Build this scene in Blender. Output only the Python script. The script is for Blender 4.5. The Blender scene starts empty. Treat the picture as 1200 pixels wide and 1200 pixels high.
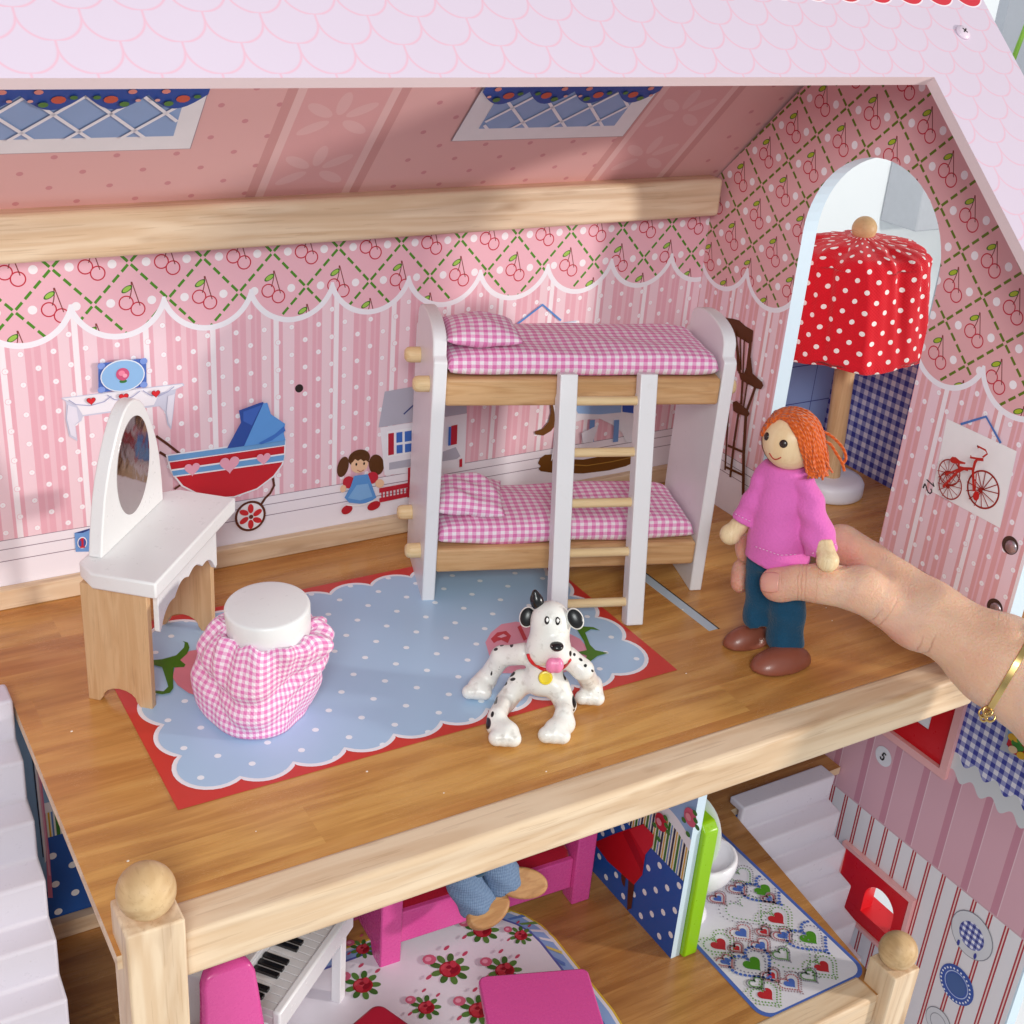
import bpy, bmesh, math, random
import numpy as np
from mathutils import Vector, Matrix
random.seed(4); rng = np.random.default_rng(4)
SC = bpy.context.scene
COL = SC.collection
SC.unit_settings.scale_length = 0.1          # one unit is ten centimetres

# ------------------------------------------------------------------ camera
F_, YAW, PITCH, ROLL = 1503.78, .570878692, .451871700, -.0827375843
CAM = np.array([-.6405, -2.991, 3.0])
def _rot(a, b, c):
    fw = np.array([math.sin(a)*math.cos(b), math.cos(a)*math.cos(b), -math.sin(b)])
    rt = np.array([math.cos(a), -math.sin(a), 0.]); dn = np.cross(fw, rt)
    return np.array([rt*math.cos(c)+dn*math.sin(c), dn*math.cos(c)-rt*math.sin(c), fw])
RM = _rot(YAW, PITCH, ROLL)
cd = bpy.data.cameras.new('camera'); cam = bpy.data.objects.new('camera', cd); COL.objects.link(cam)
m3 = Matrix((RM[0], -RM[1], -RM[2])).transposed()
cam.matrix_world = Matrix.Translation(Vector(CAM)) @ m3.to_4x4()
cd.sensor_width = 36; cd.lens = 36*F_/1200; cd.clip_start = .05; cd.clip_end = 200
cd.dof.use_dof = True; cd.dof.focus_distance = 5.7; cd.dof.aperture_fstop = 12
SC.camera = cam

# ------------------------------------------------------------------ light (studio lamps, plus one added for the backdrop)
W = bpy.data.worlds.new('World'); SC.world = W; W.use_nodes = True
bg = W.node_tree.nodes['Background']; bg.inputs[0].default_value = (.92, .97, 1, 1); bg.inputs[1].default_value = .42
def area(name, loc, target, size, power, color, shape='DISK'):
    ld = bpy.data.lights.new(name, 'AREA'); ld.shape = shape; ld.size = size; ld.energy = power; ld.color = color
    o = bpy.data.objects.new(name, ld); COL.objects.link(o); o.location = loc
    o.rotation_euler = (Vector(target)-Vector(loc)).to_track_quat('-Z', 'Y').to_euler(); return o
kd = np.array([.757, -.653, .135]); kd /= np.linalg.norm(kd)
area('key_lamp', tuple(np.array([2.6, 1.0, .9])+kd*16), (2.6, 1, .9), 1.3, 1650, (1, .945, .87))
area('soft_box', (-2.5, -6.5, 5.5), (2.2, .8, .3), 3.2, 520, (.97, 1, .985))
area('added_backdrop_light', (13, 4, 9), (16.5, 12, 0), 4, 650, (1, 1, 1))  # added lamp, only there to brighten the white wall behind the house
SC.view_settings.view_transform = 'Standard'; SC.view_settings.look = 'None'
SC.view_settings.exposure = .06; SC.view_settings.gamma = 1
SC.cycles.max_bounces = 8

# ------------------------------------------------------------------ measuring helpers: a picture point laid onto a plane of the place
def on(px, py, p0, n):
    d = np.array([px-600, py-600, F_]) @ RM; n = np.asarray(n, float)
    return CAM + d*(((np.asarray(p0)-CAM)@n)/(d@n))
def on_x(v): return lambda px, py: on(px, py, (v, 0, 0), (1, 0, 0))
def on_y(v): return lambda px, py: on(px, py, (0, v, 0), (0, 1, 0))
def on_z(v): return lambda px, py: on(px, py, (0, 0, v), (0, 0, 1))

# ------------------------------------------------------------------ material helpers
def lin(h):
    h = h.lstrip('#'); r = []
    for i in (0, 2, 4):
        c = int(h[i:i+2], 16)/255; r.append(c/12.92 if c <= .04045 else ((c+.055)/1.055)**2.4)
    return (*r, 1)
class X:                                       # arithmetic on node sockets
    def __init__(s, t, k): s.t, s.k = t, k
    def _m(s, op, *a):
        n = s.t.nodes.new('ShaderNodeMath'); n.operation = op
        for i, v in enumerate((s,)+a):
            if isinstance(v, X): s.t.links.new(v.k, n.inputs[i])
            else: n.inputs[i].default_value = v
        return X(s.t, n.outputs[0])
    def __add__(s, o): return s._m('ADD', o)
    __radd__ = __add__
    def __sub__(s, o): return s._m('SUBTRACT', o)
    def __rsub__(s, o): return (s*-1)+o
    def __mul__(s, o): return s._m('MULTIPLY', o)
    __rmul__ = __mul__
    def __truediv__(s, o): return s._m('DIVIDE', o)
    def fract(s): return s._m('FRACT')
    def floor(s): return s._m('FLOOR')
    def abs(s): return s._m('ABSOLUTE')
    def sqrt(s): return (s._m('MAXIMUM', 0.))._m('SQRT')
    def sin(s): return s._m('SINE')
    def mod2(s): return (s*.5).fract()*2
    def lt(s, o): return s._m('LESS_THAN', o)
    def gt(s, o): return s._m('GREATER_THAN', o)
    def mn(s, o): return s._m('MINIMUM', o)
    def mx(s, o): return s._m('MAXIMUM', o)
    def inv(s): return 1-s
    def band(s, a, b): return s.gt(a)*s.lt(b)
def hyp(a, b): return (a*a+b*b).sqrt()
class T:                                       # one material being built
    def __init__(s, name):
        s.m = bpy.data.materials.new(name); s.m.use_nodes = True; s.t = s.m.node_tree
        s.b = s.t.nodes['Principled BSDF']; s.tc = s.t.nodes.new('ShaderNodeTexCoord')
    def xyz(s, out='Object'):
        n = s.t.nodes.new('ShaderNodeSeparateXYZ'); s.t.links.new(s.tc.outputs[out], n.inputs[0])
        return [X(s.t, n.outputs[i]) for i in range(3)]
    def vec(s, *c):
        n = s.t.nodes.new('ShaderNodeCombineXYZ')
        for i, v in enumerate(c):
            if isinstance(v, X): s.t.links.new(v.k, n.inputs[i])
            else: n.inputs[i].default_value = v
        return n.outputs[0]
    def noise(s, v, scale, detail=3, rough=.5, dist=0.):
        n = s.t.nodes.new('ShaderNodeTexNoise'); n.inputs['Scale'].default_value = scale
        n.inputs['Detail'].default_value = detail; n.inputs['Roughness'].default_value = rough; n.inputs['Distortion'].default_value = dist
        s.t.links.new(v if not isinstance(v, X) else v.k, n.inputs['Vector']); return X(s.t, n.outputs[0])
    def white(s, *c):
        n = s.t.nodes.new('ShaderNodeTexWhiteNoise'); n.noise_dimensions = '3D'
        s.t.links.new(s.vec(*c), n.inputs[0]); return X(s.t, n.outputs[0])
    def mix(s, f, a, b):
        n = s.t.nodes.new('ShaderNodeMix'); n.data_type = 'RGBA'
        for i, v in ((0, f), (6, a), (7, b)):
            if isinstance(v, X): s.t.links.new(v.k, n.inputs[i])
            elif isinstance(v, str): n.inputs[i].default_value = lin(v)
            elif isinstance(v, (tuple, float, int)): n.inputs[i].default_value = v
            else: s.t.links.new(v, n.inputs[i])
        return n.outputs[2]
    def out(s, col=None, rough=.5, spec=.5, bump=None, bs=.3, bd=.005, sss=0, coat=0, metal=0, sheen=0):
        b = s.b
        if col is not None:
            if isinstance(col, str): b.inputs['Base Color'].default_value = lin(col)
            else: s.t.links.new(col, b.inputs['Base Color'])
        if isinstance(rough, X): s.t.links.new(rough.k, b.inputs['Roughness'])
        else: b.inputs['Roughness'].default_value = rough
        b.inputs['Specular IOR Level'].default_value = spec
        b.inputs['Metallic'].default_value = metal; b.inputs['Coat Weight'].default_value = coat
        b.inputs['Sheen Weight'].default_value = sheen
        if sss:
            b.inputs['Subsurface Weight'].default_value = 1; b.inputs['Subsurface Scale'].default_value = sss
            b.inputs['Subsurface Radius'].default_value = (1, .35, .2)
        if bump is not None:
            n = s.t.nodes.new('ShaderNodeBump'); n.inputs['Strength'].default_value = bs; n.inputs['Distance'].default_value = bd
            s.t.links.new(bump.k, n.inputs['Height']); s.t.links.new(n.outputs[0], b.inputs['Normal'])
        return s.m
_flat = {}
def flat(h, rough=.45, spec=.4):               # plain paint or ink, faintly mottled
    k = (h, rough)
    if k not in _flat:
        t = T('ink_'+h.strip('#')); x, y, z = t.xyz()
        n = t.noise(t.tc.outputs['Object'], 9, 4)
        r, g, b, _ = lin(h)
        _flat[k] = t.out(t.mix(n, (r*.93, g*.93, b*.93, 1), (min(1, r*1.05), min(1, g*1.05), min(1, b*1.05), 1)), rough, spec)
    return _flat[k]
def paint(name, h, rough=.35, bs=.05, sc=60):   # brushed or sprayed paint on wood
    t = T(name); n = t.noise(t.tc.outputs['Object'], 3, 5); f = t.noise(t.tc.outputs['Object'], sc, 3)
    r, g, b, _ = lin(h)
    sm = t.noise(t.tc.outputs['Object'], 19, 5, .7); sp_ = t.noise(t.tc.outputs['Object'], 75, 2); w_ = ((sm-.60).mx(0.)*1.2+(sp_-.74).mx(0.)*4).mn(.5)
    return t.out(t.mix(w_, t.mix(n, (r*.94, g*.94, b*.945, 1), (min(1, r*1.03), min(1, g*1.03), min(1, b*1.03), 1)), (r*.72, g*.68, b*.62, 1)), f*.15+sm*.22+(rough-.17), .45, f*.35+n*3, bs, .004)
def wood(name, light, dark, axis=0, scale=1., rough=.5, knots=.25, streak='#8a5a30'):
    t = T(name); c = t.xyz(); c[axis] = c[axis]*.09
    v = t.vec(*c); broad = t.noise(v, 9*scale, 3, .5, .6); fine = t.noise(v, 46*scale, 4, .65, .2)
    c2 = t.xyz(); c2[axis] = c2[axis]*.03; pore = t.noise(t.vec(*c2), 130*scale, 2, .6)
    c3 = t.xyz(); c3[axis] = c3[axis]*.25; kn = t.noise(t.vec(*c3), 17*scale, 2)
    ring = ((broad*34+fine*3).sin()*.5+.5)
    f = (ring*.42+fine*.5+broad*.4)._m('SUBTRACT', .24)
    col = t.mix(f, light, dark)
    col = t.mix((pore.gt(.62))*.16, col, streak)
    col = t.mix((kn-.62).mx(0.)*knots*11, col, streak); lg = t.noise(t.vec(*c), 5.5*scale, 2); col = t.mix((1-(lg-.5).abs()*22).mx(0.)*.30*(knots*4)._m('MINIMUM', 1.) if isinstance(knots, X) else (1-(lg-.5).abs()*22).mx(0.)*(.2 if knots > .2 else 0.), col, streak)
    return t.out(col, fine*.2+(rough-.1), .35, pore*.6+fine*.4, .16, .004)
def gingham(t, a, b, p, white, mid, full):
    s = (a/p).fract().lt(.5)+(b/p).fract().lt(.5)
    return t.mix(s.gt(1.5), t.mix(s.gt(.5), white, mid), full)
def weave(t, a, b, n=260):
    return (a*n).sin()*(b*n).sin()
def stepmix(t, col, f, c): return t.mix(f, col, c)

# ------------------------------------------------------------------ mesh helpers
class MB:
    def __init__(s): s.v, s.f, s.mi, s.uv = [], [], [], {}
    def add(s, vs, fs, mi=0):
        o = len(s.v); s.v += [tuple(map(float, q)) for q in vs]
        for q in fs: s.f.append(tuple(o+i for i in q)); s.mi.append(mi)
        return o
    def box(s, x0, x1, y0, y1, z0, z1, mi=0, tr=None):
        vs = [(x, y, z) for x in (x0, x1) for y in (y0, y1) for z in (z0, z1)]
        if tr: vs = [tr(*q) for q in vs]
        s.add(vs, [(0, 1, 3, 2), (4, 6, 7, 5), (0, 4, 5, 1), (2, 3, 7, 6), (0, 2, 6, 4), (1, 5, 7, 3)], mi); return s
    def prism(s, outline, fn, d0, d1, mi=0, side=None):
        """outline of (a, b); fn(a, b, d) -> xyz"""
        n = len(outline); side = mi if side is None else side
        o = s.add([fn(a, b, d0) for a, b in outline]+[fn(a, b, d1) for a, b in outline], [])
        s.f.append(tuple(o+i for i in range(n))[::-1]); s.mi.append(mi)
        s.f.append(tuple(o+n+i for i in range(n))); s.mi.append(mi)
        for i in range(n):
            j = (i+1) % n; s.f.append((o+i, o+j, o+n+j, o+n+i)); s.mi.append(side)
        return s
    def tube(s, pts, r, k=8, mi=0, cap=True):
        pts = np.asarray(pts, float); n = len(pts); rr = np.broadcast_to(np.asarray(r, float), (n,))
        tg = np.gradient(pts, axis=0); tg /= np.linalg.norm(tg, axis=1)[:, None]+1e-12
        ref = np.array([0, 0, 1.]) if abs(tg[0][2]) < .9 else np.array([1., 0, 0])
        a = np.cross(tg[0], ref); a /= np.linalg.norm(a); vs = []
        for i in range(n):
            a = a-tg[i]*(a@tg[i]); a /= np.linalg.norm(a)+1e-12; b = np.cross(tg[i], a)
            for j in range(k):
                th = 2*math.pi*j/k; vs.append(pts[i]+rr[i]*(a*math.cos(th)+b*math.sin(th)))
        fs = [(i*k+j, i*k+(j+1) % k, (i+1)*k+(j+1) % k, (i+1)*k+j) for i in range(n-1) for j in range(k)]
        if cap: fs += [tuple(range(k))[::-1], tuple((n-1)*k+j for j in range(k))]
        s.add(vs, fs, mi); return s
    def lathe(s, prof, c=(0, 0, 0), k=32, mi=0, axis=(0, 0, 1), fold=None):
        """prof: (r, h) up the axis"""
        az = np.array(axis, float); az /= np.linalg.norm(az)
        ax = np.cross((0, 1, 0), az) if abs(az[1]) < .9 else np.cross((1, 0, 0), az)
        ax /= np.linalg.norm(ax); ay = np.cross(az, ax); c = np.asarray(c, float); n = len(prof); vs = []
        for i, (r, h) in enumerate(prof):
            for j in range(k):
                th = 2*math.pi*j/k; q = r
                if fold: q, dh = fold(r, h, th, i/(n-1)); hh = h+dh
                else: hh = h
                vs.append(c+az*hh+q*(ax*math.cos(th)+ay*math.sin(th)))
        fs = [(i*k+j, i*k+(j+1) % k, (i+1)*k+(j+1) % k, (i+1)*k+j) for i in range(n-1) for j in range(k)]
        if prof[0][0] > 1e-5: fs.append(tuple(range(k))[::-1])
        if prof[-1][0] > 1e-5: fs.append(tuple((n-1)*k+j for j in range(k)))
        base = len(s.f); s.add(vs, fs, mi)
        # uv: arc angle and length
        L = np.concatenate([[0], np.cumsum([math.hypot(prof[i+1][0]-prof[i][0], prof[i+1][1]-prof[i][1]) for i in range(n-1)])])
        for i in range(n-1):
            for j in range(k): s.uv[base+i*k+j] = [(j/k, L[i]), ((j+1)/k, L[i]), ((j+1)/k, L[i+1]), (j/k, L[i+1])]
        return s
    def ball(s, c, r, mi=0, k=24):
        r = np.broadcast_to(np.asarray(r, float), (3,)); n = k//2; vs = []
        for i in range(n+1):
            ph = math.pi*i/n
            for j in range(k):
                th = 2*math.pi*j/k
                vs.append((c[0]+r[0]*math.sin(ph)*math.cos(th), c[1]+r[1]*math.sin(ph)*math.sin(th), c[2]+r[2]*math.cos(ph)))
        s.add(vs, [(i*k+j, (i+1)*k+j, (i+1)*k+(j+1) % k, i*k+(j+1) % k) for i in range(n) for j in range(k)], mi); return s
    def build(s, name, mats, parent=None, smooth=False, bevel=0, seg=2, weld=False, angle=None):
        me = bpy.data.meshes.new(name); me.from_pydata(s.v, [], s.f)
        if not isinstance(mats, (list, tuple)): mats = [mats]
        for m in mats: me.materials.append(m)
        me.polygons.foreach_set('material_index', s.mi)
        if s.uv:
            ul = me.uv_layers.new(name='uv')
            for fi, q in s.uv.items():
                for li, c in zip(me.polygons[fi].loop_indices, q): ul.data[li].uv = c
        bm = bmesh.new(); bm.from_mesh(me)
        if weld: bmesh.ops.remove_doubles(bm, verts=bm.verts, dist=1e-5)
        bmesh.ops.recalc_face_normals(bm, faces=bm.faces); bm.to_mesh(me); bm.free()
        if smooth: me.polygons.foreach_set('use_smooth', [True]*len(me.polygons))
        if angle: me.set_sharp_from_angle(angle=math.radians(angle))
        o = bpy.data.objects.new(name, me); COL.objects.link(o)
        if parent: o.parent = parent
        if bevel:
            b = o.modifiers.new('bevel', 'BEVEL'); b.width = bevel; b.segments = seg; b.limit_method = 'ANGLE'; b.angle_limit = math.radians(40)
            b.harden_normals = False; me.polygons.foreach_set('use_smooth', [True]*len(me.polygons)); me.set_sharp_from_angle(angle=math.radians(40))
        return o
def nets(fn, lo, hi, h, name, mats, parent=None, attr=None, sm=2):
    """smooth closed surface of a signed distance field (surface nets), one continuous mesh"""
    lo = np.array(lo, float); hi = np.array(hi, float); n = np.ceil((hi-lo)/h).astype(int)+1
    g = np.stack(np.meshgrid(*[lo[i]+h*np.arange(n[i]) for i in range(3)], indexing='ij'), -1)
    V = fn(g.reshape(-1, 3)).reshape(n); S = V < 0
    cn = n-1; acc = np.zeros((*cn, 3)); cnt = np.zeros(cn)
    for ax in range(3):
        o = [i for i in range(3) if i != ax]
        for da in (0, 1):
            for db in (0, 1):
                s0 = [slice(0, cn[i]) for i in range(3)]; s0[o[0]] = slice(da, da+cn[o[0]]); s0[o[1]] = slice(db, db+cn[o[1]])
                s1 = list(s0); s1[ax] = slice(1, cn[ax]+1)
                a, b = V[tuple(s0)], V[tuple(s1)]; cr = (a < 0) != (b < 0)
                t = np.where(cr, a/np.where(cr, a-b, 1), 0); p = np.zeros((*cn, 3)); p[..., ax] = t; p[..., o[0]] = da; p[..., o[1]] = db
                acc += p*cr[..., None]; cnt += cr
    act = cnt > 0; idx = -np.ones(cn, int); idx[act] = np.arange(act.sum())
    ijk = np.argwhere(act); P = lo+h*(ijk+acc[act]/cnt[act][:, None]); faces = []
    for ax in range(3):
        o = [(ax+1) % 3, (ax+2) % 3]; s0 = [slice(1, cn[i]) for i in range(3)]; s0[ax] = slice(0, cn[ax])
        s1 = list(s0); s1[ax] = slice(1, cn[ax]+1)
        a, b = S[tuple(s0)], S[tuple(s1)]
        e = np.argwhere(a != b); fl = a[tuple(e.T)]
        off = np.array([1, 1, 1]); off[ax] = 0; e = e+off
        def cell(da, db):
            q = e.copy(); q[:, o[0]] -= da; q[:, o[1]] -= db; return idx[q[:, 0], q[:, 1], q[:, 2]]
        q = np.stack([cell(0, 0), cell(1, 0), cell(1, 1), cell(0, 1)], 1); q[~fl] = q[~fl][:, ::-1]; faces.append(q)
    Fq = np.concatenate(faces); Fq = Fq[(Fq >= 0).all(1)]
    E_ = np.concatenate([Fq[:, [i, (i+1) % 4]] for i in range(4)])
    for _ in range(sm):                        # light smoothing
        sumv = np.zeros_like(P); c = np.zeros(len(P))
        np.add.at(sumv, E_[:, 0], P[E_[:, 1]]); np.add.at(c, E_[:, 0], 1); np.add.at(sumv, E_[:, 1], P[E_[:, 0]]); np.add.at(c, E_[:, 1], 1)
        P = P*.5+.5*sumv/np.maximum(c, 1)[:, None]
    me = bpy.data.meshes.new(name); me.from_pydata(P.tolist(), [], Fq.tolist())
    if not isinstance(mats, (list, tuple)): mats = [mats]
    for m in mats: me.materials.append(m)
    me.polygons.foreach_set('use_smooth', [True]*len(me.polygons))
    if attr is not None:
        a = me.color_attributes.new('mark', 'FLOAT_COLOR', 'POINT'); v = attr(P); q = np.ones((len(P), 4)); q[:, :3] = v[:, None] if v.ndim == 1 else v
        a.data.foreach_set('color', q.ravel())
    o = bpy.data.objects.new(name, me); COL.objects.link(o)
    if parent: o.parent = parent
    return o
def cone(p, a, b, r0, r1):                     # capsule with a taper
    a = np.asarray(a, float); b = np.asarray(b, float); d = b-a
    t = np.clip(((p-a)@d)/(d@d+1e-12), 0, 1); return np.linalg.norm(p-a-t[:, None]*d, axis=1)-(r0+(r1-r0)*t)
def sph(p, c, r):
    r = np.broadcast_to(np.asarray(r, float), (3,)); q = (p-np.asarray(c))/r
    return (np.linalg.norm(q, axis=1)-1)*r.min()
def smin(a, b, k):
    h = np.clip(.5+.5*(b-a)/k, 0, 1); return b*(1-h)+a*h-k*h*(1-h)
def surf(fn, px, py, t0=.85, t1=1.15, ref=5.4):
    d = np.array([px-600, py-600, F_]) @ RM; d = d/np.linalg.norm(d); ts = np.linspace(ref*t0, ref*t1, 700); P = CAM+ts[:, None]*d; v = fn(P)
    i = np.argmax(v < 0) if (v < 0).any() else np.argmin(v)
    p = P[i]; e = 1e-3; g = np.array([fn((p+e*a)[None])[0]-fn((p-e*a)[None])[0] for a in np.eye(3)]); g /= np.linalg.norm(g)+1e-9
    return p, g
RC, UC, TC = RM[0], -RM[1], -RM[2]             # across, up and towards the camera
def thing(name, label, cat, loc=(0, 0, 0), rz=0., group=None):
    o = bpy.data.objects.new(name, None); o.empty_display_size = .1; COL.objects.link(o); o.location = loc; o.rotation_euler = (0, 0, rz)
    return tag(o, label, cat, group)
def tag(o, label, cat, group=None):
    o['label'] = label; o['category'] = cat
    if group: o['group'] = group
    return o
def rel(o, root):                              # built in place, hung under its thing without moving it
    o.parent = root; o.matrix_parent_inverse = Matrix.LocRotScale(root.location, root.rotation_euler, None).inverted(); return o
def ribbon(pts, w, nrm, closed=False):
    """flat stroke of width w along 3-D points lying in a plane with normal nrm"""
    pts = np.asarray(pts, float); n = len(pts); nrm = np.asarray(nrm, float)
    if closed: tg = np.roll(pts, -1, 0)-np.roll(pts, 1, 0)
    else: tg = np.gradient(pts, axis=0)
    tg /= np.linalg.norm(tg, axis=1)[:, None]+1e-12; sd = np.cross(nrm, tg)*w/2
    vs = np.concatenate([pts+sd, pts-sd]); m = n if closed else n-1
    return vs, [(i, (i+1) % n, n+(i+1) % n, n+i) for i in range(m)]
class Print:
    """flat print on a panel: each later shape lies a hair above the earlier one"""
    def __init__(s, fn, nrm, e1, e2, step=.0012, base=.002):
        s.fn, s.n, s.e1, s.e2 = fn, np.array(nrm, float), np.array(e1, float), np.array(e2, float)
        s.mb, s.mats, s.k, s.step, s.base = MB(), [], 0, step, base
    def _mi(s, c, rough):
        m = flat(c, rough) if isinstance(c, str) else c
        if m not in s.mats: s.mats.append(m)
        return s.mats.index(m)
    def _off(s):
        s.k += 1; return s.n*(s.base+s.step*s.k)
    def at(s, px, py): return s.fn(px, py)
    def poly(s, c, pts, z=None, rough=.4):
        """pts in picture units; z=(ox, oy, scale) when read from an enlarged view"""
        P = s.pts(pts, z)+s._off(); s.mb.add(P, [tuple(range(len(P)))], s._mi(c, rough)); return s
    def pts(s, pts, z=None):
        if z: pts = [(z[0]+a/z[2], z[1]+b/z[2]) for a, b in pts]
        return np.array([s.fn(a, b) for a, b in pts])
    def poly3(s, c, P, rough=.4):
        P = np.asarray(P)+s._off(); s.mb.add(P, [tuple(range(len(P)))], s._mi(c, rough)); return s
    def ell(s, c, ctr, r1, r2, z=None, rot=0, k=28, rough=.4, a0=0, a1=2*math.pi):
        o = s.pts([ctr], z)[0]; P = []
        for i in range(k):
            th = a0+(a1-a0)*i/(k if a1-a0 > 6.2 else k-1); a, b = r1*math.cos(th), r2*math.sin(th)
            P.append(o+s.e1*(a*math.cos(rot)-b*math.sin(rot))+s.e2*(a*math.sin(rot)+b*math.cos(rot)))
        return s.poly3(c, P, rough)
    def ring(s, c, ctr, r1, r2, w, z=None, k=40):
        o = s.pts([ctr], z)[0]
        P = [o+s.e1*r1*math.cos(2*math.pi*i/k)+s.e2*r2*math.sin(2*math.pi*i/k) for i in range(k)]
        vs, fs = ribbon(P, w, s.n, True); s.mb.add(vs+s._off(), fs, s._mi(c, .4)); return s
    def line(s, c, pts, w, z=None, three=None):
        P = np.asarray(three) if three is not None else s.pts(pts, z)
        vs, fs = ribbon(P, w, s.n); s.mb.add(vs+s._off(), fs, s._mi(c, .4)); return s
    def heart(s, c, ctr, r, z=None, rot=0, o=None):
        o = s.pts([ctr], z)[0] if o is None else o; P = []
        for i in range(30):
            t = 2*math.pi*i/30; a = r*math.sin(t)**3; b = r*(13*math.cos(t)-5*math.cos(2*t)-2*math.cos(3*t)-math.cos(4*t))/16
            P.append(o+s.e1*(a*math.cos(rot)-b*math.sin(rot))+s.e2*(a*math.sin(rot)+b*math.cos(rot)))
        return s.poly3(c, P)
    def build(s, name, parent): return s.mb.build(name, s.mats, parent)

# ------------------------------------------------------------------ materials
def wallpaper(name, axis, u0c, pu, pz, u0l, z0l, shade_tint=0):  # side wall variant: shade and warm bounce mixed into the paper colours
    t = T(name); B0, B1 = ('#e2a8ac', '#e2abae') if shade_tint else ('#e6afbd', '#ebb5c2'); c = t.xyz(); u, z = c[axis], c[2]
    # stripes and dots of the lower paper
    f = ((u-.205)/.293).fract()
    base = t.mix(f.band(.0, .085), B0, '#f4ebf1')
    for a, b, k in ((.15, .34, '#efd0da'), (.43, .47, '#eabbc7'), (.56, .64, '#ecc3ce'), (.70, .73, '#eabbc7'), (.80, .955, '#eed0d9')):
        base = t.mix(f.band(a, b), base, k)
    pd, rd = .1305, .066
    row = ((z-1.076)/rd).floor()
    def dots(du, dz):
        a = (((u-.224)/pd+du).fract()-.5)*pd; b = (((z-1.076)/(2*rd)+dz).fract()-.5)*(2*rd); return hyp(a, b)
    dd = dots(.5, .5).mn(dots(0., 0.))
    base = t.mix(dd.lt(.0135), base, '#e9b9c8'); base = t.mix(dd.lt(.0115), base, '#f6f1f6'); base = t.mix(dd.lt(.0025), base, '#eed6e0')
    # trellis of cherries above
    up = t.mix(t.noise(t.tc.outputs['Object'], 2, 2), B1, '#e2abb1' if shade_tint else '#ebb6c3')
    a = (u-u0l)/pu+(z-z0l)/pz; b = (u-u0l)/pu-(z-z0l)/pz
    fa, fb = a.fract()-.5, b.fract()-.5
    lu, lz = (fa+fb)*(.5*pu), (fa-fb)*(.5*pz)
    kd_ = 1/math.sqrt(1/pu**2+1/pz**2)
    da = (.5-fa.abs())*kd_; db = (.5-fb.abs())*kd_
    dash = (da.lt(.0061)*((b*4).fract()-.5).abs().lt(.35)).mx(db.lt(.0061)*((a*4).fract()-.5).abs().lt(.35))
    up = t.mix(dash, up, '#4f8a24' if not shade_tint else '#5f7512')
    dx = lu.abs()-(.5-.225)*pu
    up = t.mix(hyp(dx, lz).lt(.0185), up, '#f4eff4')
    # cherry
    s = -1 if axis == 1 else 1
    lx = lu*s
    d1 = hyp(lx+.022, lz+.004); d2 = hyp(lx-.026, lz+.034)
    up = t.mix((d1-.029).abs().lt(.0027)*d2.gt(.029), up, '#c01f38')
    up = t.mix((d2-.029).abs().lt(.0027), up, '#c01f38')
    st1 = (lx-(.004+(lz-.07)*(lz-.07)*-3.5)).abs().lt(.0022)*lz.band(.012, .085)
    st2 = (lx-(.006+(.085-lz)*.28)).abs().lt(.0022)*lz.band(-.02, .085)
    up = t.mix(st1.mx(st2), up, '#7a2a20')
    ex, ez = (lx+.016)*.86+(lz-.055)*.5, (lz-.055)*.86-(lx+.016)*.5
    lf = hyp(ex/.026, ez/.012)
    up = t.mix(lf.lt(1.), up, '#3c6a1c'); up = t.mix(lf.lt(.74), up, '#9cc552' if not shade_tint else '#a6b92e')
    # white scallop
    w, R = .386, .2045
    du = ((u-u0c)/w).fract()*w-w/2; zc = 1.178+R
    dc = hyp(du, z-zc)
    col = t.mix((dc.lt(R)).mx(z.gt(1.317)), base, up)
    col = t.mix((dc-R).abs().lt(.0125)*z.lt(1.335), col, '#f1eef6')
    # white boarding printed at the foot
    wn = z.lt(.317); board = t.mix((z-.272).abs().lt(.002).mx((z-.215).abs().lt(.002)).mx((z-.316).abs().lt(.0022)), '#efe8f0', '#8f7f8e')
    col = t.mix(wn, col, board)
    return t.out(col, t.noise(t.tc.outputs['Object'], 40, 3)*.12+.3, .4)
M = {}
M['paper_back'] = wallpaper('back_wall_print', 0, .502, .3125, .331, .438, 1.49)
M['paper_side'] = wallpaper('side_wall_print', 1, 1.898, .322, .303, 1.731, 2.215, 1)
M['paleblue'] = paint('pale_blue_edge', '#cfe2f0', .4)
M['white'] = paint('white_paint', '#eeeeee', .3)
M['whitewood'] = paint('white_lacquer', '#ecebee', .32, .12)
M['pine'] = wood('pine', '#ead3b6', '#cda983', 0, .6)
M['pine_y'] = wood('pine_depth', '#ead0ab', '#cfa87a', 1, .6)
M['pine_z'] = wood('pine_upright', '#ead3b6', '#cda983', 2, .6)
M['beech'] = wood('beech', '#d9b083', '#c0905e', 0, 1.3)
M['birch'] = wood('birch', '#e6cba0', '#d8b684', 0, 1.5, .45, .1)
M['birch_z'] = wood('birch_upright', '#d8b48a', '#c59a6d', 2, 1.2, .5, .1)
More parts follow.
